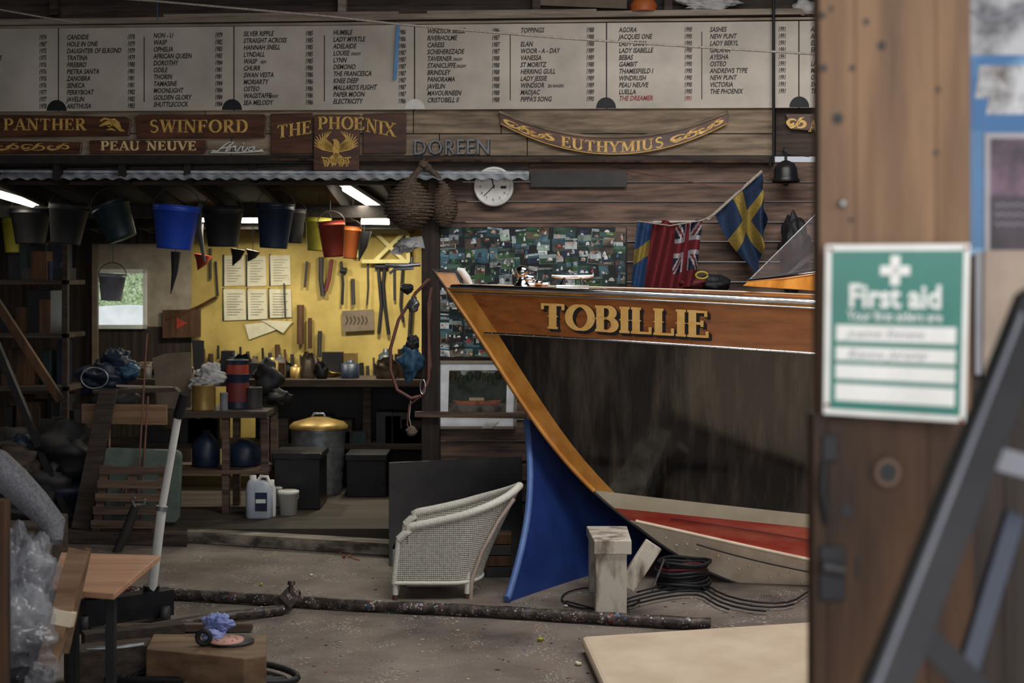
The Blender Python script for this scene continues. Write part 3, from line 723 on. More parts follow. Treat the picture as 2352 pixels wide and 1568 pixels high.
b.prism([c+V((-.1,-.03,-.008)),c+V((.1,-.03,-.008)),c+V((.1,.03,-.008)),c+V((-.1,.03,-.008))],UP*.01,m_chrome)
cb=[P(1706,656,YC),P(1800,662,YC-.22),P(1900,668,YC-.36),P(2100,680,YC-.5),P(2500,700,YC-.56)]
ct=[P(1720,645,YC),P(1800,637,YC-.2),P(1900,622,YC-.33),P(2100,605,YC-.46),P(2500,600,YC-.5)]
for f in (lambda p:p,mir):
    for i in range(4): b.add([f(cb[i]),f(cb[i+1]),f(ct[i+1]),f(ct[i])],[[0,1,2,3]],m_stem)
    b.tube([f(p) for p in ct],.013,m_chrome)
    wt=[P(1885,482,YC),P(1960,478,YC-.15),P(2060,475,YC-.28),P(2250,470,YC-.4)]
    for i in range(3): b.add([f(ct[i]),f(ct[i+1]),f(wt[i+1]),f(wt[i])],[[0,1,2,3]],m_glass)
    b.tube([f(p) for p in wt],.01,m_chrome)
    b.tube([f(ct[0]),f(wt[0])],.008,m_alu);b.tube([f(ct[3]),f(wt[3])],.01,m_chrome)
def hp(o,du=0,dv=0):
    def f(a,y):
        u=1240+(1630-1240)*a+du;fa=.80+(.19-.80)*y+dv
        return r1.pt(u,o).lerp(r2.pt(u,o),fa)
    return f
serif(b,'TOBILLIE',hp(.005,7,.06),m_black,thick=.26,thin=.12,gap=.0,spur=True)
serif(b,'TOBILLIE',hp(.0065,3,.025),m_ink,thick=.28,thin=.14,gap=.0,spur=True)
serif(b,'TOBILLIE',hp(.008),m_goldtx,thick=.24,thin=.095,gap=.0,spur=True)
b.done()
# blue sheet
b=B('blue_curved_sheet')
C0=G(1165,1384);C1=G(1545,1278);C3=P(1211,965,9.15);C2=P(1520,965,10.0)
def bl(s,t,o=0):
    p=(C0.lerp(C1,s)).lerp(C3.lerp(C2,s),t);p.x+=.07*math.sin(math.pi*t)*(1-.6*s);p.y+=.12*math.sin(math.pi*s)*1.0+o;return p
b.grid(lambda s,t:bl(s,t),30,30,m_blue);b.grid(lambda s,t:bl(s,t,.012)+V((-.005,0,0)),30,30,m_blue)
b.tube([bl(0,t/30)+V((-.004,-.003,.022 if t==0 else 0)) for t in range(31)],.022,m_bluee,8);b.done()
# wicker chair
b=B('wicker_armchair')
ox,oy=P(1003,1340,8.62).x,8.66
hw=.25
def cplan(s):
    Ls=.34;La=math.pi*hw;T_=2*Ls+La;d=s*T_
    if d<Ls:return (-.25+d,-hw)
    if d<Ls+La:
        a=-math.pi/2+(d-Ls)/hw;return (.09+hw*math.cos(a)*.75,hw*math.sin(a))
    return (.09-(d-Ls-La),hw)
def ctop(s):
    k=1-abs(2*s-1);e=min(1,k/.18)
    return .36+.08*math.sin(e*math.pi/2)+.2*max(0,(k-.15)/.85)**1.2
def shell(s,t,inn=0):
    x,y=cplan(s);k=1-abs(2*s-1);z0=.10;z=z0+(ctop(s)-z0)*t
    lean=.24*(max(0,k-.1)/.9)**1.3
    x2=x+lean*t**1.2 + (.03*t if k<.1 else 0)
    y2=y*(1+.06*t);f=1-inn
    return V((ox+x2*f+(inn*.02),oy+y2*f,z))
b.grid(shell,70,22,m_wicker);b.grid(lambda s,t:shell(s,t,.06),70,22,m_wicker)
b.tube([shell(i/70,1,.03) for i in range(71)],.024,m_wickrim,8)
b.tube([shell(i/70,0,.0) for i in range(71)],.011,m_wickrim,8)
b.tube([shell(0,t/10,.02) for t in range(11)],.016,m_wickrim,8);b.tube([shell(1,t/10,.02) for t in range(11)],.016,m_wickrim,8)
b.box((ox-.25,oy-hw+.01,.27),(ox+.2,oy+hw-.01,.31),m_wicker)
b.box((ox-.25,oy-hw+.01,.1),(ox-.235,oy+hw-.01,.31),m_wicker)
for x,y in ((-.235,-.235),(.19,-.2),(-.235,.235),(.19,.2)):
    b.tube([V((ox+x,oy+y,.3)),V((ox+x,oy+y,.03))],[.016,.019],m_wickrim,8);b.tube([V((ox+x,oy+y,.03)),V((ox+x,oy+y,0.0))],.017,m_tip,8)
for y in (-.16,.16):
    b.tube([V((ox+.47,oy+y,.585)),V((ox+.38,oy+y*1.05,.46)),V((ox+.28,oy+y*1.2,.28)),V((ox+.22,oy+y*1.3,.12)),V((ox+.21,oy+y*1.3,.0))],.012,m_bent,8)
b.done()
b=B('slate_board_panel');x1_=P(1200,1300,9.6).x
q0=[G(893,1300),G(1200,1300),V((x1_,9.9,.66)),V((P(893,1070,9.9).x,9.9,.62))]
b.hexa(q0,[p+V((0,.03,0)) for p in q0],m_slate);b.done(.004)
b=B('stacked_bricks')
for k in range(4): b.box((P(1115,1300,9.0).x,9.05,.0+k*.07),(P(1175,1300,9.0).x,9.2,.065+k*.07),m_postdk if k%2 else m_slate)
b.done(.004)
# trestle
b=B('painted_trestle')
x0=P(1368,1240,7.96).x;x1=P(1440,1240,7.96).x
b.box((x0,7.96,.0),(x1,8.08,.37),m_trest)
b.hexa([V((x0-.01,7.94,.36)),V((x0+.2,7.94,.36)),V((x0+.2,7.94,.44)),V((x0-.01,7.94,.44))],[V((x0-.01,8.75,.32)),V((x0+.24,8.75,.32)),V((x0+.24,8.75,.38)),V((x0-.01,8.75,.38))],m_trest)
b.beam(V((x1+.16,8.05,.40)),V((x1-.0,8.03,.16)),.1,.06,m_trest)
b.box((x0,8.6,.0),(x1,8.72,.33),m_trest)
b.box((x0+.12,8.08,.10),(x0+.16,8.6,.15),m_trest)
b.done(.006)
b=B('propping_stand');b.tube([G(1497,1357),P(1525,1285,8.6)],.008,m_chrome);b.tube([P(1525,1285,8.6),G(1560,1345)],.008,m_slate);b.done()
b=B('cable_reel')
c=G(1575,1362)+V((0,.15,0))
for k in range(9):
    r_=.15+.012*math.sin(k*1.7);z=.02+k*.018
    b.tube([c+V((r_*math.cos(a)+.01*math.sin(k),r_*.8*math.sin(a),z+.006*math.sin(3*a+k))) for a in [i*.3 for i in range(21)]],.011,m_black if k!=6 else m_maroon,6,closed=True)
b.done()
b=B('floor_cables')
random.seed(3)
for k in range(4):
    pts=[];u=1300+k*60;v=1385-k*8
    for i in range(16):
        a=i*.45+k;pts.append(G(u+i*26+18*math.sin(a*1.7),v+22*math.sin(a)+i*.6,.012)+UP*.012)
    b.tube(pts,.006,m_black,6)
b.tube([G(1380+90*math.cos(a),1378+26*math.sin(a))+UP*.012 for a in [i*.25 for i in range(22)]],.005,m_black,6)
b.done()
b=B('orange_cord');b.tube([G(780,1272)+UP*.008,G(792,1264)+UP*.008,G(812,1272)+UP*.008,G(800,1280)+UP*.008,G(826,1288)+UP*.008],.004,m_orp,5);b.done()
b=B('beige_floor_board')
z=.085
b.prism([G(1336,1460,z),G(1395,1590,z),G(2600,1640,z),G(2150,1408,z)],UP*-.06,m_mat);b.done(.02)
b=B('floor_debris')
for (u,v,m,s) in ((1241,1472,m_yelp,.016),(1520,1352,m_yelp,.02),(1328,1528,m_paper,.016),(1300,1395,m_trest,.012),(715,1323,m_paper,.01),(600,1345,m_yelp,.01),(790,1281,m_redp,.012)):
    b.blob(G(u,v)+UP*.01,(s,s,s*.7),m,u*.1,.6,n=8)
random.seed(11)
for k in range(160):
    u=random.uniform(430,1800);v=random.uniform(1260,1560);s=random.uniform(.002,.006);g=G(u,v)
    b.blob(g+UP*s*.4,(s*2,s,s*.6),random.choice([m_trest,m_slate,m_card,m_paper]),k,.5,n=4)
b.done()
b=B('scaffold_pipe')
a=G(285,1372)+UP*.035;c=G(1632,1447)+UP*.035
pts=[a.lerp(c,i/40)+V((0,.01*math.sin(i*.3),.0)) for i in range(41)];b.tube(pts,[.033+.003*math.sin(i*1.9) for i in range(41)],m_pipe,14)
b.done()
b=B('scaffold_pipe');a=G(350,1455)+UP*.03;c=G(650,1412)+UP*.03;b.tube([a,a.lerp(c,.5)+UP*.01,c],.03,m_pipe,12);b.done()
b=B('pipe_clamp');c=G(668,1400)+UP*.05
b.lathe([(.045,-.03),(.05,-.02),(.05,.03),(.04,.04)],c+V((0,.08,0)),m_pipe,16,Matrix.Rotation(math.radians(90),3,'Y'))
b.beam(c+V((-.03,-.12,.0)),c+V((0.0,.08,.03)),.09,.05,m_pipe);b.tube([c+V((0,0,.0)),c+V((0,.02,.1))],.012,m_pipe);b.lathe([(.022,0),(.022,.02),(0,.02)],c+V((0,.02,.09)),m_pipe,6);b.done()
# =================== LEFT FOREGROUND
b=B('trestle_table_board')
z=.62
pl=[G(140,1268,z),G(368,1275,z),G(262,1363,z),G(112,1352,z)]
b.prism(pl,UP*-.025,m_ply)
for u,v in ((170,1290),(255,1330)): g=G(u,v,z);b.box((g.x-.02,g.y-.02,0),(g.x+.02,g.y+.02,z-.025),m_black)
b.done(.003)
b=B('timber_batten')
b.beam(P(182,1262,5.62),P(108,1530,5.5),.075,.05,m_wood);b.beam(P(203,1258,5.66),P(150,1500,5.56),.02,.04,m_woodz)
b.beam(P(150,1402,5.54),P(142,1436,5.53),.079,.054,m_cream)
b.done(.002)
b=B('trolley_jack')
base=G(345,1425)
b.tube([base+UP*.09,P(372,1165,7.75)],.026,m_white,14);b.tube([P(372,1165,7.75),P(409,955,7.6)],.021,m_white,14)
b.tube([P(371,1172,7.75),P(372.5,1162,7.75)],.031,m_alu,14)
b.tube([P(408,958,7.6),P(424,905,7.57)],.027,m_blackgl,14)
bx=base.x;by=base.y
b.beam(V((bx-.3,by-.25,.1)),V((bx+.1,by+.05,.1)),.1,.14,m_blackgl,UP);b.beam(V((bx-.25,by-.1,.12)),V((bx+.03,by+.03,.14)),.08,.05,m_black,UP)
b.tube([V((bx,by,.03)),V((bx+.01,by-.01,.2))],.045,m_blackgl,12)
for dx,dy in ((-.28,-.27),(-.32,-.15),(.1,-.06),(.02,.1)):
    b.lathe([(0,-.02),(.045,-.02),(.045,.02),(0,.02)],V((bx+dx,by+dy,.05)),m_slate,16,Matrix.Rotation(math.radians(90),3,'Y'))
b.lathe([(.05,0),(.055,.02),(0,.02)],V((bx-.26,by-.2,.18)),m_black,16);b.done()
b=B('timber_block')
z=.2
b.prism([G(352,1455,z),G(612,1458,z),G(612,1505,z),G(560,1512,z),G(335,1490,z)],UP*-.19,m_woodz);b.done(.006)
b=B('sanding_disc');c=G(520,1478,.2)+UP*.002
b.lathe([(0,.012),(.095,.012),(.095,0),(0,0)],c+V((.03,.02,0)),m_slate,36);b.lathe([(0,.02),(.08,.02),(.08,.012)],c,m_sand,36)
for k in range(8):
    a=k*math.pi/4;b.lathe([(0,.0207),(.006,.0207)],c+V((.05*math.cos(a),.05*math.sin(a),0)),m_black,10)
b.done()
b=B('blue_crumpled_cloth');b.blob(G(500,1455,.21)+UP*.045,(.07,.05,.05),m_brag,5,.8,2.2,n=40,sharp=True);b.blob(G(485,1468,.21)+UP*.02,(.06,.04,.025),m_brag,3,.7,2,n=30,sharp=True);b.done()
b=B('tape_roll');c=G(468,1484,.2);b.tube([c+V((.03*math.cos(a),-.0,.042+.03*math.sin(a))) for a in [i*math.pi/8 for i in range(16)]],.012,m_black,8,closed=True);b.done()
b=B('coiled_black_rope')
c=G(500,1560)+V((-.05,-.1,0))
for k in range(6):
    r_=.12+.05*k;b.tube([c+V((r_*1.2*math.cos(a),r_*.45*math.sin(a),.03+.02*math.sin(a*2+k)+.012*(k%3))) for a in [i*.2 for i in range(32)]],.016,m_black,6)
b.done()
b=B('scrap_timber')
b.beam(G(190,1470,.05),G(420,1445,.05),.1,.08,m_darkwood,UP);b.beam(G(240,1442,.03),G(580,1438,.03),.05,.04,m_clad,UP);b.done(.004)
b=B('scrap_timber')
b.beam(G(150,1530,.09),G(350,1510,.09),.16,.16,m_darkwood,UP);b.tube([G(200,1490,.19),G(270,1487,.19),G(330,1480,.19)],.012,m_alu);b.done(.004)
b=B('dark_storage_bin');b.box((-2.2,5.3,0),(-1.85,5.75,.42),m_black);b.box((-2.22,5.28,.40),(-1.83,5.77,.43),m_blackgl);b.done(.01)
b=B('polythene_wrapped_bundle')
b.blob(P(45,1370,5.6),(.15,.15,.27),m_poly,2,.6,2.4,n=64,sharp=True);b.blob(P(60,1350,5.6),(.12,.11,.2),m_poly,12,.7,2.6,n=56,sharp=True)
b.blob(P(30,1480,5.5),(.17,.15,.2),m_poly,7,.7,2.6,n=56,sharp=True)
b.blob(P(60,1380,5.65),(.06,.05,.16),m_slate,1,.4,2,n=24);b.blob(P(35,1450,5.6),(.12,.08,.14),m_slate,3,.5,2,n=24);b.done()
b=B('left_crate_stack');b.box((-2.85,7.1,0),(-2.4,7.6,.42),m_black);b.box((-2.8,7.15,.42),(-2.42,7.55,.62),m_darkwood);b.box((-3.1,8.05,0),(-2.65,8.5,.5),m_darkwood);b.done(.01)
b=B('bubble_wrap_roll')
pts=[P(-60,1050,7.35),P(-10,1070,7.35),P(30,1105,7.35),P(80,1155,7.3),P(125,1205,7.25),P(130,1245,7.2)]
b.tube(pts,[.085,.09,.085,.075,.06,.03],m_bub,20);b.tube([p+V((-.03,0,.01)) for p in pts],[.06,.07,.06,.05,.04,.02],m_bub,16);b.done()
b=B('left_edge_post');b.box((P(-60,1400,5).x,5.0,0),(P(10,1400,5).x,5.06,P(0,1150,5).z),m_postdk);b.done()
# =================== WORKSHOP CONTENTS
def bucket(name,uc,v0,v1,w,d,m,tilt=0,handle=True,taper=.72):
    b=B(name);s=d/F;H=(v1-v0)*s;R=w/2*s
    c=P(uc,v1,d);M=Matrix.Rotation(math.radians(tilt),3,'Y')
    b.lathe([(0.001,0),(R*taper,0),(R*taper*1.02,.01),(R*.97,H*.86),(R*1.03,H*.87),(R*1.03,H*.9),(R,H*.91),(R*1.02,H*.99),(R*1.05,H),(R*.95,H),(R*taper*.95,.015),(0.001,.015)],c,m,32,M)
    if handle:
        hh=R*.95
        pts=[c+M@V((R*1.03*math.cos(a),0,H*.93+hh*math.sin(a))) for a in [math.pi*i/16 for i in range(17)]]
        b.tube(pts,.004,m_slate,6)
        tp=c+M@V((0,0,H*.93+hh));zc=2.74-.096*(d-10.36)-.03
        if zc>tp.z: b.tube([tp,V((tp.x,tp.y,zc))],.003,m_slate,5)
    return b.done()
bucket('hanging_bucket',400,472,572,108,10.75,m_bucketb,4)
bucket('hanging_bucket',283,462,548,88,11.0,m_teal,-22)
bucket('hanging_bucket',512,480,566,92,11.2,m_black,0)
bucket('hanging_bucket',628,468,570,86,10.9,m_navy,3)
bucket('hanging_bucket',675,480,558,50,11.3,m_slate,2)
bucket('hanging_bucket',727,500,576,60,11.6,m_yelp,3)
bucket('hanging_bucket',766,508,590,62,11.25,m_redp,-4)
bucket('hanging_bucket',803,520,594,42,11.7,m_orp,5)
bucket('hanging_bucket',255,628,690,62,11.3,m_greyp,3)
bucket('hanging_bucket',150,470,560,90,11.3,m_black,6)
bucket('hanging_bucket',70,480,560,90,11.6,m_black,0)
bucket('hanging_bucket',35,500,580,60,12.2,m_yelp,0)
for (u,v0,v1,w,d,m) in ((398,578,675,12,11.3,m_black),(830,530,600,18,12.2,m_black),(460,585,620,22,12.4,m_redp),(540,572,610,18,12,m_black),(575,575,600,18,12,m_slate)):
    b=B('hanging_fender_bag');b.tube([P(u+6,v0,d),P(u+3,(v0+v1)/2,d),P(u-6,v1,d)],[w*d/F,w*.6*d/F,.003],m,8);b.tube([P(u+6,v0,d),P(u+6,460,d)],.003,m_slate,5);b.done()
b=B('hanging_grey_pipe');b.tube([P(460,470,11.5),P(455,520,11.7),P(470,600,11.8)],[.02,.03,.01],m_greyp,8);b.done()
def lamp_tube(name,a,c,w=60):
    b=B(name);b.tube([a,c],.022,m_tube,10);b.beam(a+UP*.04,c+UP*.04,.09,.03,m_white,UP);b.done()
    L=bpy.data.lights.new(name+'_glow','AREA');L.shape='RECTANGLE';L.size=(c-a).length;L.size_y=.08;L.energy=w;L.color=(1,.92,.72)
    o=bpy.data.objects.new(name+'_glow',L);ROOT.objects.link(o);o.location=(a+c)/2-UP*.04
    d=(c-a).normalized();z=V((0,0,1));z=(z-d*z.dot(d)).normalized();y=z.cross(d)
    o.rotation_euler=Matrix((d,y,z)).transposed().to_euler()
lamp_tube('fluorescent_light',P(-60,431,10.75),P(103,478,11.8),4)
lamp_tube('fluorescent_light',P(792,434,11.0),P(880,489,12.3),17)
lamp_tube('fluorescent_light',P(553,506,12.4),P(594,506,12.4),18)
lamp_tube('fluorescent_light',P(830,509,12.4),P(894,510,12.4),21)
lamp_tube('fluorescent_light',P(440,503,12.3),P(470,504,12.4),4)
b=B('pinned_papers')
for i,(u,v,w,h) in enumerate(((513,587,49,70),(566,588,46,70),(620,586,48,70),(513,664,52,72),(568,664,46,70),(618,664,52,66))):
    b.slab([(u,v),(u+2,v+h),(u+w,v+h-2),(u+w-2,v)],FB,.035+.002*i,.002,m_paper)
    for k in range(9): b.rect(u+8,v+10+k*6,u+w-8-(k%3)*6,v+11+k*6,FB,.04+.002*i,.001,m_greyp)
    b.rect(u-2,v-3,u+2,v+h,FB,.036,.004,m_teal)
b.slab([(562,745),(625,738),(648,752),(572,780)],FB,.04,.004,m_paper)
b.slab([(600,735),(672,738),(650,765)],FB,.05,.004,m_paper)
b.done()
b=B('wall_tools')
def wp(u,v,o=.08): return FB.p(u,v,o)
def tool(pts,w,m=m_black,o=.07): b.tube([wp(u,v,o) for u,v in pts],w,m,6)
tool([(868,600),(872,650),(876,700),(870,765)],.018);tool([(885,600),(880,650),(884,700),(893,768)],.018);tool([(862,612),(892,612)],.03)
tool([(738,590),(737,640),(742,680)],.025,m_slate);tool([(762,595),(756,640),(748,668)],.018,m_maroon);tool([(784,600),(788,650),(786,700)],.014)
tool([(782,620),(796,622)],.03);tool([(820,560),(828,590),(836,560)],.015);tool([(845,600),(846,660),(843,700)],.01,m_slate)
tool([(905,600),(906,690)],.012,m_slate);tool([(925,610),(920,700),(926,740)],.014);tool([(945,700),(940,780)],.02)
tool([(690,700),(690,790)],.035,m_postdk);tool([(712,730),(712,800)],.02,m_postdk);tool([(735,760),(733,820)],.022,m_slate);tool([(652,650),(655,730)],.008,m_slate)
tool([(455,705),(497,682)],.014,m_maho);tool([(380,735),(455,705)],.014,m_maho)
tool([(483,570),(483,640)],.014,m_slate);tool([(495,600),(500,680)],.012);tool([(705,600),(700,660)],.012,m_slate);tool([(810,640),(812,700)],.02,m_slate)
for k in range(20):
    u=690+k*14;tool([(u,815+(k*7)%26),(u+2,866)],.01+.012*((k*5)%3)/2,random.choice([m_black,m_maho,m_slate,m_slate,m_darkwood]))
for k in range(14):
    u=450+k*17;tool([(u,790+(k*11)%30),(u+2,866)],.012+.014*(k%3)/2,random.choice([m_black,m_postdk,m_slate]))
b.done()
b=B('yellow_cross_rack')
for (a,c) in (((832,532),(940,532)),((832,600),(940,600)),((860,532),(930,600)),((930,532),(860,600)),((845,532),(820,590)),((936,532),(938,602))):
    b.beam(FB.p(*a,.12),FB.p(*c,.12),.035,.03,m_rack)
b.done()
b=B('old_notice_plate');b.slab([(785,714),(858,710),(860,758),(787,762)],FB,.06,.01,m_card)
for k in range(6): b.stroke([(795+k*9,725+(k%2)*3),(799+k*9,736),(794+k*9,745)],2.5,lambda x,y:FB.p(x,y,.072),m_ink)
b.done()
b=B('warning_board');b.slab([(373,712),(460,710),(460,774),(373,776)],FB,.06,.02,m_postdk);b.add([FB.p(405,728,.085),FB.p(405,756,.085),FB.p(430,742,.085)],[[0,1,2]],m_redp);b.done()
b=B('workbench')
b.beam(V((-3.6,12.6,1.0)),V((-.55,12.5,1.0)),.55,.06,m_darkwood,UP)
for x in (-3.2,-2.2,-1.3,-.65): b.box((x,12.4,.08),(x+.07,12.47,.98),m_darkwood)
b.beam(V((-3.6,12.6,.45)),V((-.55,12.5,.45)),.5,.04,m_darkwood,UP)
b.box((-2.3,12.75,.08),(-.55,12.8,.97),m_black)
random.seed(5)
for k in range(60):
    x=random.uniform(-3.4,-.65);y=random.uniform(12.35,12.7);h=random.uniform(.06,.26);r_=random.uniform(.03,.08)
    m=random.choice([m_black,m_navy,m_slate,m_postdk,m_brass,m_teal,m_card,m_blackgl])
    if k%3==0: b.box((x,y,1.03),(x+r_*2.4,y+.1,1.03+h),m)
    elif k%3==1: b.lathe([(r_,0),(r_,h*.8),(r_*.4,h*.9),(r_*.4,h),(0,h)],V((x,y,1.03)),m,14)
    else: b.blob(V((x,y,1.03+h*.4)),(r_*1.5,r_,h*.5),m,k,.4,n=12)
for k in range(26):
    x=random.uniform(-3.4,-.65);h=random.uniform(.1,.3);r_=random.uniform(.04,.1)
    b.box((x,12.35,.47),(x+r_*2,12.6,.47+h),random.choice([m_black,m_slate,m_darkwood,m_blackgl,m_teal]))
b.done(.003)
b=B('side_table')
ta=11.0
def tx(u,d=ta): return (u-CX)*d/F
zt=CZ-(945-HV)*ta/F
b.box((tx(190),ta,zt-.05),(tx(612),ta+.55,zt),m_darkwood)
for u in (195,508,598): b.box((tx(u),ta+.02,.08),(tx(u)+.055,ta+.08,zt-.05),m_clad);b.box((tx(u),ta+.45,.08),(tx(u)+.055,ta+.51,zt-.05),m_clad)
zs=CZ-(1080-HV)*ta/F
b.box((tx(190),ta,zs-.03),(tx(612),ta+.5,zs),m_clad);b.done(.003)
def tin(name,u,v0,v1,w,d,m,m2=None,handle=False):
    b=B(name);s=d/F;R=w/2*s;H=(v1-v0)*s;c=P(u,v1,d);
    if v1>930:c.z=zt
    b.lathe([(0,0),(R,0),(R*1.02,.004),(R,.01),(R,H-.01),(R*1.03,H-.005),(R*1.03,H),(R*.8,H),(R*.8,H-.008),(0,H-.008)],c,m,24)
    if m2:b.lathe([(R*1.01,H*.2),(R*1.01,H*.75)],c,m2,24)
    if handle:b.tube([c+V((R*1.02*math.cos(a),-.01,H*.9+R*.7*math.sin(a))) for a in [math.pi*i/10 for i in range(11)]],.003,m_alu,5)
    b.done()
dT=11.15
tin('brass_tin',468,893,950,54,dT,m_brass,None,True)
tin('paint_tin',546,866,945,52,11.3,m_navy,m_maroon)
tin('paint_tin',546,826,868,50,11.3,m_navy,m_redp)
tin('paint_tin',582,900,948,40,11.3,m_slate)
tin('spray_can',514,905,946,18,11.08,m_greyp)
b=B('white_cloth_pile');b.blob(P(482,862,11.2),(.12,.08,.09),m_rag,3,.9,2.2,n=40,sharp=True);b.blob(P(462,882,11.2),(.1,.08,.05),m_rag,8,.9,2.4,n=36,sharp=True);b.done()
b=B('leaning_cardboard');b.slab([(350,822),(362,936),(438,936),(440,808),(380,812)],Fr(11.3),0,.01,m_card);b.slab([(440,780),(445,850),(470,848),(468,782)],Fr(11.4),0,.01,m_slate);b.done()
b=B('denim_cloth_heap');b.blob(P(265,842,11.2),(.19,.12,.13),m_navy,3,.7,2,n=36,sharp=True);b.blob(P(300,850,11.1),(.08,.06,.06),m_bluec,13,.7,2,n=30,sharp=True);b.blob(P(235,872,11.15),(.2,.12,.12),m_navy,5,.6,2,n=30);b.blob(P(260,912,11.2),(.2,.12,.11),m_slate,9,.3,2,n=24);b.tube([P(217+31*math.cos(a),868+24*math.sin(a),11.0) for a in [i*math.pi/12 for i in range(24)]],.007,m_galv,6,closed=True);b.done()
b=B('timber_crate_boards');b.slab([(187,928),(187,972),(382,976),(382,930)],Fr(10.75),0,.04,m_wood)
b.slab([(210,897),(400,890),(410,900),(215,905)],Fr(10.9),0,.1,m_darkwood);b.slab([(265,884),(390,888),(410,894),(268,889)],Fr(10.85),0,.03,m_rail);b.done(.002)
b=B('leaning_plank');b.beam(P(250,893,10.6),G(185,1215,.085),.13,.035,m_darkwood);b.done(.002)
b=B('copper_rods')
for (a,c) in (((338,765),(312,1190)),((340,910),(322,1195)),((295,1040),(285,1190)),((318,1045),(272,1150))): b.tube([P(*a,10.6),P(*c,10.35)],.008,m_hose,6)
b.done()
b=B('pale_cushion_board');pts=[]
for (cx,cy,a0) in ((250,1045,180),(400,1050,270),(395,1185,0),(240,1180,90)):
    for k in range(5): a=math.radians(a0+k*22.5);pts.append((cx+16*math.cos(a),cy+16*math.sin(a)))
b.slab(pts,Fr(10.55),0,.06,m_pglow);b.done(.01)
b=B('wooden_pallet')
fp=Fr(10.2)
for k,v in enumerate((1080,1112,1142,1172,1204,1236)):
    sh=-k*5
    b.slab([(228+sh,v-9),(228+sh,v+9),(382+sh*.5,v+10),(384+sh*.5,v-7)],fp,.0,.02,m_clad)
for u in (232,300,368): b.slab([(u,1070),(u-26,1252),(u-6,1252),(u+18,1070)],fp,-.06,.06,m_clad)
b.done(.002)
b=B('black_pry_tool');b.tube([P(268,1268,9.9),P(292,1215,9.88),P(312,1160,9.85)],[.03,.035,.03],m_slate,10);b.tube([P(312,1165,9.85),P(302,1148,9.85),P(310,1142,9.85)],.012,m_alu);b.tube([P(314,1160,9.85),P(332,1157,9.85),P(334,1146,9.85)],.01,m_alu);b.done()
b=B('galvanised_dustbin')
c=P(732,1126,12.05);c.z=.08;R=.225;H=CZ-(985-HV)*12.05/F-.08
pr=[(0,0),(R*.85,0)]
for i in range(12): pr.append((R*(.85+.15*i/11)+(.006 if i%2 else 0),H*(i+.5)/12))
pr+=[(R*1.04,H),(R*1.04,H+.02)]
b.lathe(pr,c,m_galv,32);b.lathe([(R*1.1,H+.01),(R*1.1,H+.03),(R*.95,H+.06),(R*.3,H+.1),(0,H+.105)],c,m_brass,32)
b.tube([c+V((-.06,0,H+.09)),c+V((-.04,0,H+.13)),c+V((.04,0,H+.13)),c+V((.06,0,H+.09))],.01,m_galv)
b.done()
b=B('black_storage_box');d=11.2;x0=tx(628,d);x1=tx(735,d);b.box((x0,d,.08),(x1,d+.42,CZ-(1045-HV)*d/F),m_blackgl);b.box((x0-.015,d-.015,CZ-(1055-HV)*d/F),(x1+.015,d+.43,CZ-(1040-HV)*d/F),m_blackgl);b.done(.01)
b=B('blue_water_jug');b.lathe([(0,0),(.1,0),(.11,.02),(.11,.18),(.05,.24),(.03,.26),(.03,.28),(0,.28)],V((tx(470,11.2),11.25,zs)),m_navy,24);b.lathe([(0,0),(.13,0),(.14,.02),(.14,.14),(.06,.2),(.03,.21),(0,.21)],V((tx(520,11.2)+.12,11.3,zs)),m_navy,24);b.done()
b=B('plastic_jerrycan')
dB=10.85;c=P(596,1190,dB);c.z=.08
def ring(z,sx,sy,cx=0): return [c+V((cx+sx*math.copysign(abs(math.cos(a))**.5,math.cos(a)),sy*math.copysign(abs(math.sin(a))**.5,math.sin(a)),z)) for a in [2*math.pi*k/24 for k in range(24)]]
rg=[ring(0,.09,.06),ring(.01,.1,.07),ring(.22,.1,.07),ring(.27,.08,.06,-.01),ring(.285,.04,.035,-.04),ring(.29,.025,.025,-.05)]
vs=sum(rg,[]);b.add(vs,[[i*24+k,i*24+(k+1)%24,(i+1)*24+(k+1)%24,(i+1)*24+k] for i in range(5) for k in range(24)],m_milk,True)
b.lathe([(.026,.285),(.026,.32),(0,.32)],c+V((-.05,0,0)),m_white,16)
b.tube([c+V((-.02,0,.27)),c+V((0.01,0,.315)),c+V((.06,0,.31)),c+V((.085,0,.24))],.013,m_white,8)
b.box((c.x-.02,c.y-.074,.14),(c.x+.07,c.y-.071,.28),m_navy);b.box((c.x-.015,c.y-.076,.2),(c.x+.06,c.y-.073,.23),m_white);b.done()
b=B('plastic_bottle');c=P(624,1186,10.9);c.z=.08;b.lathe([(0,0),(.03,0),(.033,.01),(.033,.2),(.02,.25),(.02,.28),(0,.28)],c,m_white,18);b.done()
for (u,v,w,d) in ((662,1172,46,11.0),(640,1160,34,11.25)):
    b=B('plastic_tub');c=P(u,v,d);c.z=.08;R=w/2*11.1/F;b.lathe([(0,0),(R*.85,0),(R,.16),(R*1.08,.16),(R*1.08,.18),(R*.95,.185),(0,.18)],c,m_white,24)
    b.tube([c+V((R*1.05*math.cos(a),-R*.8*math.sin(a)*.6,.15-.07*math.sin(a))) for a in [math.pi*i/12 for i in range(13)]],.003,m_alu,5);b.done()
b=B('hanging_hose')
pts=[(988,640),(955,672),(915,735),(897,800),(897,850),(912,895),(945,915),(970,908),(985,870),(985,780),(984,700),(990,660)]
b.tube([FW.p(u,v,.2) for u,v in pts],.012,m_hose,8);b.tube([FW.p(u,v,.17) for u,v in [(990,690),(985,760),(990,840),(975,905),(940,930),(935,975),(950,1000)]],.006,m_hose,6);b.done()
b=B('carabiner_hook');b.tube([FW.p(971+6*math.cos(a),888+17*math.sin(a),.22) for a in [i*math.pi/8 for i in range(16)]],.005,m_chrome,6,closed=True);b.done()
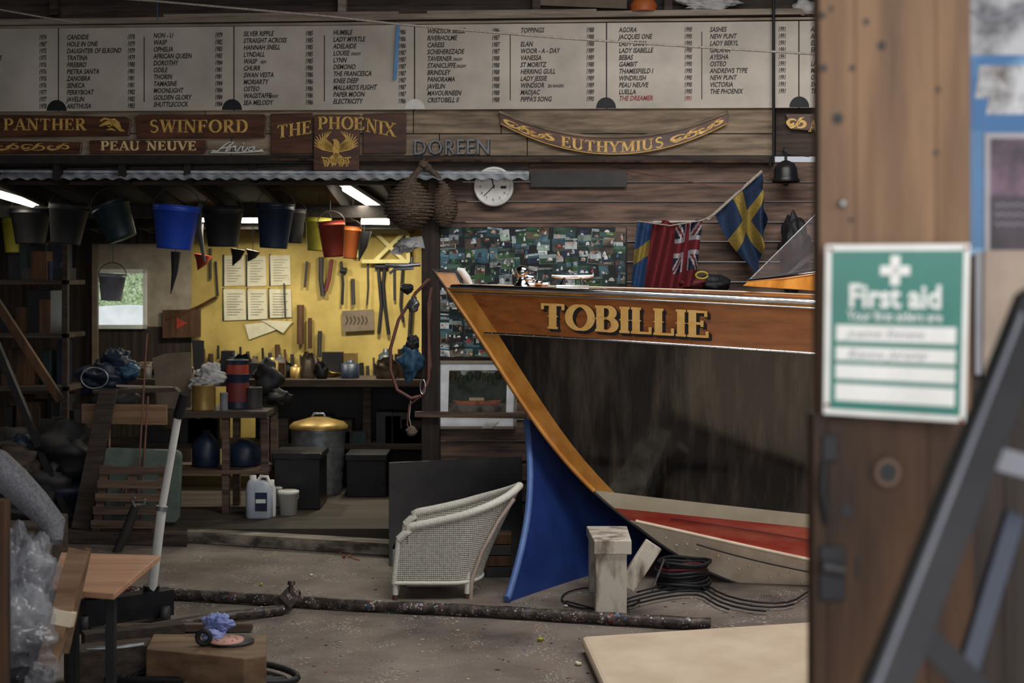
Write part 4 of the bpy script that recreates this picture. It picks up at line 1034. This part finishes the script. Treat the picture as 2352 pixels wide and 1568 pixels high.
b=B('hanging_blue_gloves');b.blob(FW.p(942,828,.2),(.08,.05,.11),m_bluec,4,.6,2.2,n=30);b.blob(FW.p(948,790,.2),(.05,.04,.06),m_black,6,.5,2,n=20);b.blob(FW.p(935,662,.2),(.05,.04,.03),m_slate,6,.5,2,n=20);b.blob(FW.p(950,700,.2),(.04,.04,.05),m_alu,8,.7,2,n=20,sharp=True);b.done()
b=B('white_dust_sheet');b.slab([(893,582),(925,547),(968,542),(975,570),(940,565),(920,585)],FW,.15,.03,m_rag);b.blob(FW.p(935,562,.18),(.09,.05,.045),m_rag,4,.8,2.0,n=36,sharp=True);b.done()
b=B('wall_tap');b.tube([FW.p(965,607,.15),FW.p(930,610,.2),FW.p(885,608,.2)],.014,m_alu);b.tube([FW.p(945,606,.18),FW.p(945,590,.18)],.01,m_alu);b.tube([FW.p(950,616,.2),FW.p(905,618,.22),FW.p(895,628,.22)],.01,m_alu);b.done()
b=B('floats_on_line');b.tube([FW.p(943,920,.15),FW.p(940,960,.18),FW.p(948,1000,.18)],.004,m_line);b.blob(FW.p(945,990,.18),(.045,.04,.035),m_card,3,.3,n=14);b.done()
b=B('leaning_spars')
b.beam(P(-30,660,10.9),P(140,920,10.9),.06,.05,m_postdk);b.beam(P(-30,740,10.7),P(160,1190,10.6),.05,.06,m_black);b.done()
b=B('window_side_batten');b.beam(FB.p(219,560,.08),FB.p(219,900,.08),.05,.05,m_card);b.done()
b=B('storage_shelving')
for z in (.5,.95,1.4,1.85): b.box((-4.4,12.0,z),(-3.75,12.5,z+.04),m_darkwood)
for x in (-4.4,-3.8): b.box((x,12.0,.08),(x+.05,12.05,2.2),m_darkwood)
random.seed(9)
for k in range(46):
    z=random.choice([.54,.99,1.44,1.89]);x=random.uniform(-4.35,-3.9);h=random.uniform(.08,.38);b.box((x,12.05+random.random()*.2,z),(x+random.uniform(.06,.2),12.4,z+h),random.choice([m_black,m_slate,m_navy,m_blackgl,m_postdk,m_teal]))
b.done(.003)
b=B('left_lower_clutter')
for k in range(26):
    x=random.uniform(-3.95,-3.35);y=random.uniform(10.5,10.95);s=random.uniform(.06,.2);b.blob(V((x,y,.08+s*random.choice([1,1,2.6]))),(s*1.3,s,s),random.choice([m_black,m_slate,m_navy,m_black,m_darkwood]),k,.7,n=14)
b.done()
b=B('grey_cable_bag');b.blob(P(25,1160,8.25)+UP*.02,(.2,.15,.12),m_slate,3,.6,2.3,n=30,sharp=True);b.done()
b=B('dark_cloth_roll');b.blob(P(612,868,11.6),(.13,.1,.14),m_black,3,.5,2,n=24);b.blob(P(640,910,11.5),(.1,.1,.06),m_slate,9,.5,2,n=24);b.done()
b=B('storage_trunk');b.box((tx(800,12.0),11.85,.08),(tx(890,12.0),12.2,.42),m_black);b.box((tx(800,12.0)-.01,11.84,.38),(tx(890,12.0)+.01,12.21,.44),m_black);b.done(.01)
# overhead items
b=B('overhead_rope')
pts=[(150,-12),(350,2),(600,24),(760,38),(900,54),(1100,72),(1300,88),(1600,108),(1900,126)]
b.tube([P(u,v,9.5) for u,v in pts],.008,m_line,6)
b.tube([P(u,v,9.6) for u,v in [(0,22),(100,40),(180,52)]],.006,m_line,6);b.done()
b=B('blue_strap');b.slab([(911,56),(904,182),(911,183),(918,57)],FW,.1,.004,m_webb);b.done()
b=B('hanging_blue_cord');b.tube([P(361,-20,9.7),P(361,45,9.7)],.004,m_bluec,5);b.done()
b=B('loft_uprights')
for u in (122,785,1232,1535,1840): b.slab([(u-9,-200),(u-9,34),(u+9,34),(u+9,-200)],FW,-.02,.06,m_rail if u in (785,) else m_darkwood)
b.slab([(1240,-40),(1240,12),(1440,20),(1440,-40)],FW,.0,.03,m_card);b.done()
b=B('loft_lamp');b.lathe([(.09,-.05),(.1,0),(.06,.06),(0,.09)],FW.p(1478,12,.05),m_orp,18);b.done()
b=B('loft_polythene');b.blob(FW.p(1625,6,.05),(.2,.06,.06),m_rag,5,.8,2.0,n=40,sharp=True);b.blob(FW.p(1855,18,.05),(.1,.05,.05),m_rag,2,.6,n=20);b.done()
# =================== FOREGROUND POST & NOTICES
b=B('door_frame_post')
fp=Fr(2.5)
def vb(u0,u1,v0,v1,m,o=0,t=.05): b.slab([(u0,v0),(u0,v1),(u1,v1),(u1,v0)],fp,o,t,m)
zf=HV+CZ*F/2.45
vb(1880,1964,-400,960,m_post);vb(1965,2150,-400,960,m_post,.002);vb(2151,2230,-400,960,m_post,-.01)
vb(1868,1900,950,zf,m_postdk,.004);vb(1901,2130,950,zf,m_postdk);vb(2131,2236,950,zf,m_postdk,-.01)
def disc(u,v,r,m,o=.053): b.add([fp.p(u+r*math.cos(a),v+r*1.1*math.sin(a),o) for a in [i*math.pi/8 for i in range(16)]],[list(range(16))],m)
for (u,v,r) in ((1925,272,12),(1893,156,8),(1958,156,6),(1890,35,7),(1935,467,9),(1955,505,5),(1990,50,7),(2025,105,10),(2150,350,6),(2155,205,6),(1945,1172,14),(2100,1420,7),(1910,20,5)): disc(u,v,r,m_black)
for k,rr in enumerate((40,30,20)): disc(2040,1085,rr,(m_postdk,m_tip,m_black)[k],.054+.001*k)
b.tube([fp.p(1937,470,.055),fp.p(1937,466,.075)],.004,m_alu)
b.rect(1966,1280,1974,1330,fp,.05,.002,m_black);b.rect(1880,-400,1884,950,fp,.045,.006,m_postdk);b.rect(1963,-400,1966,950,fp,.047,.004,m_black)
b.done(.003)
b=B('door_latch_hardware')
b.rect(1884,1255,1942,1380,fp,.055,.008,m_black);b.tube([fp.p(1893,1060,.06),fp.p(1890,1130,.07),fp.p(1900,1200,.06)],.006,m_black);b.tube([fp.p(1890,1300,.07),fp.p(1940,1310,.075)],.012,m_slate);b.rect(1890,1000,1925,1060,fp,.055,.006,m_black);b.done(.002)
b=B('first_aid_sign')
q=[P(1897,562,2.42),P(1892,950,2.42),P(2218,970,2.40),P(2228,560,2.40)]
def S(u,v,o=0):
    s=(u-1895)/328.0;t=(v-562)/400.0
    return q[0].lerp(q[3],s).lerp(q[1].lerp(q[2],s),t)+V((0,-o,0))
def sr(u0,v0,u1,v1,o,m): b.add([S(u0,v0,o),S(u0,v1,o),S(u1,v1,o),S(u1,v0,o)],[[0,1,2,3]],m)
b.prism([q[0],q[1],q[2],q[3]],V((0,.003,0)),m_white)
sr(1908,576,2210,949,.0006,m_green)
sr(2043,588,2065,656,.0012,m_white);sr(2020,611,2088,633,.0012,m_white)
xs=(S(2222,700)-S(1895,700)).normalized();ys=UP
s24=2.42/F
b.text('First aid',S(2055,707,.0012),xs,ys,74*s24,m_white,bold=.03,align='CENTER',ws=.88)
b.text('Your first aiders are',S(2055,738,.0012),xs,ys,31*s24,m_white,bold=.016,align='CENTER',ws=.84)
for v0,v1 in ((750,788),(801,833),(843,877),(888,928)): sr(1921,v0,2196,v1,.0012,m_white)
b.text('Joanne Stevens',S(1945,779,.0018),xs,ys,26*s24,m_greyp,shear=.4,ws=1.1)
b.text('Rianne Jeremy',S(1945,828,.0018),xs,ys,28*s24,m_greyp,shear=.4,ws=1.1)
for u,v in ((1906,572),(2214,572),(1903,940),(2212,958)):
    p=S(u,v,.002);b.lathe([(.0035,0),(.003,.003),(0,.004)],p,m_redp,10,Matrix.Rotation(math.radians(90),3,'X'))
b.done()
b=B('notice_board_wall')
fn_=Fr(2.72)
for i in range(6): b.slab([(2120+i*95,-400),(2120+i*95,HV+CZ*F/2.72),(2213+i*95,HV+CZ*F/2.72),(2213+i*95,-400)],fn_,0,.02,m_dkz)
b.done()
b=B('pinned_posters')
def at(u0,v0,u1,v1,o,c,sk=0,m=m_attr): b.add([fn_.p(u0,v0,o),fn_.p(u0+sk,v1,o),fn_.p(u1+sk,v1,o),fn_.p(u1,v0,o)],[[0,1,2,3]],m,c=col(c))
at(2165,-60,2700,300,.03,(178,178,182),m=m_poster);at(2168,0,2240,580,.031,(182,184,192),m=m_poster)
at(2222,126,2700,585,.034,(46,104,152),m=m_art);at(2228,300,2262,570,.035,(52,112,162))
at(2250,150,2700,225,.0345,(170,166,160),-10,m=m_camo);at(2275,205,2700,262,.0347,(60,110,160),-10,m=m_camo)
at(2262,305,2700,580,.038,(160,156,162));at(2275,318,2700,574,.039,(110,82,104),m=m_poster);at(2275,450,2700,574,.040,(60,44,58),m=m_poster)
for k in range(3): b.stroke([(2285+i*9,470+k*22+(4 if i%2 else -3)) for i in range(12)],4,lambda x,y:fn_.p(x,y,.0405),m_greyp)
at(2240,578,2330,860,.036,(140,140,146));at(2262,575,2700,870,.042,(160,140,122),-4,m=m_attr)
b.stroke([(2180,40),(2205,24),(2230,25),(2260,40),(2290,44),(2340,22),(2400,10)],9,lambda x,y:fn_.p(x,y,.0325),m_greyp)
b.done()
b=B('leaning_metal_frame')
b.beam(P(2380,690,2.05),P(2010,1640,1.75),.055,.03,m_black);b.tube([P(2347,720,2.0),P(1987,1640,1.7)],.004,m_greyp,8)
b.beam(P(2265,1045,2.1),P(2500,1110,2.1),.035,.03,m_greyp);b.beam(P(2120,1460,2.0),P(2300,1640,2.0),.04,.03,m_black);b.beam(P(2330,1180,2.2),P(2190,1640,2.1),.03,.02,m_navy)
b.done(.003)
# =================== LIGHTS, WORLD, CAMERA
def area(name,loc,rot,sx,sy,e,c):
    L=bpy.data.lights.new(name,'AREA');L.shape='RECTANGLE';L.size=sx;L.size_y=sy;L.energy=e;L.color=c
    o=bpy.data.objects.new(name,L);ROOT.objects.link(o);o.location=loc;o.rotation_euler=[math.radians(a) for a in rot];return o
area('skylight_roof',(1.4,6.9,4.35),(0,0,0),3.2,2.4,165,(1.0,.965,.92))
area('doorway_daylight',(1.3,-.9,2.6),(80,0,6),4.0,2.6,140,(1.0,.975,.95))
w=bpy.data.worlds.new('World');bpy.context.scene.world=w;w.use_nodes=True
bg=w.node_tree.nodes['Background'];bg.inputs[0].default_value=(.90,.93,1,1);bg.inputs[1].default_value=.54
cam=bpy.data.cameras.new('camera');co=bpy.data.objects.new('camera',cam);ROOT.objects.link(co)
co.location=(0,0,CZ);co.rotation_euler=(math.radians(90),0,0);cam.lens=50.0;cam.sensor_width=36;cam.shift_y=-(784-HV)/2352.0
cam.clip_end=100
cam.dof.use_dof=True;cam.dof.focus_distance=8.5;cam.dof.aperture_fstop=2.7
bpy.context.scene.camera=co
try:
    bpy.context.scene.view_settings.view_transform='Standard'
except Exception as e: print(e)
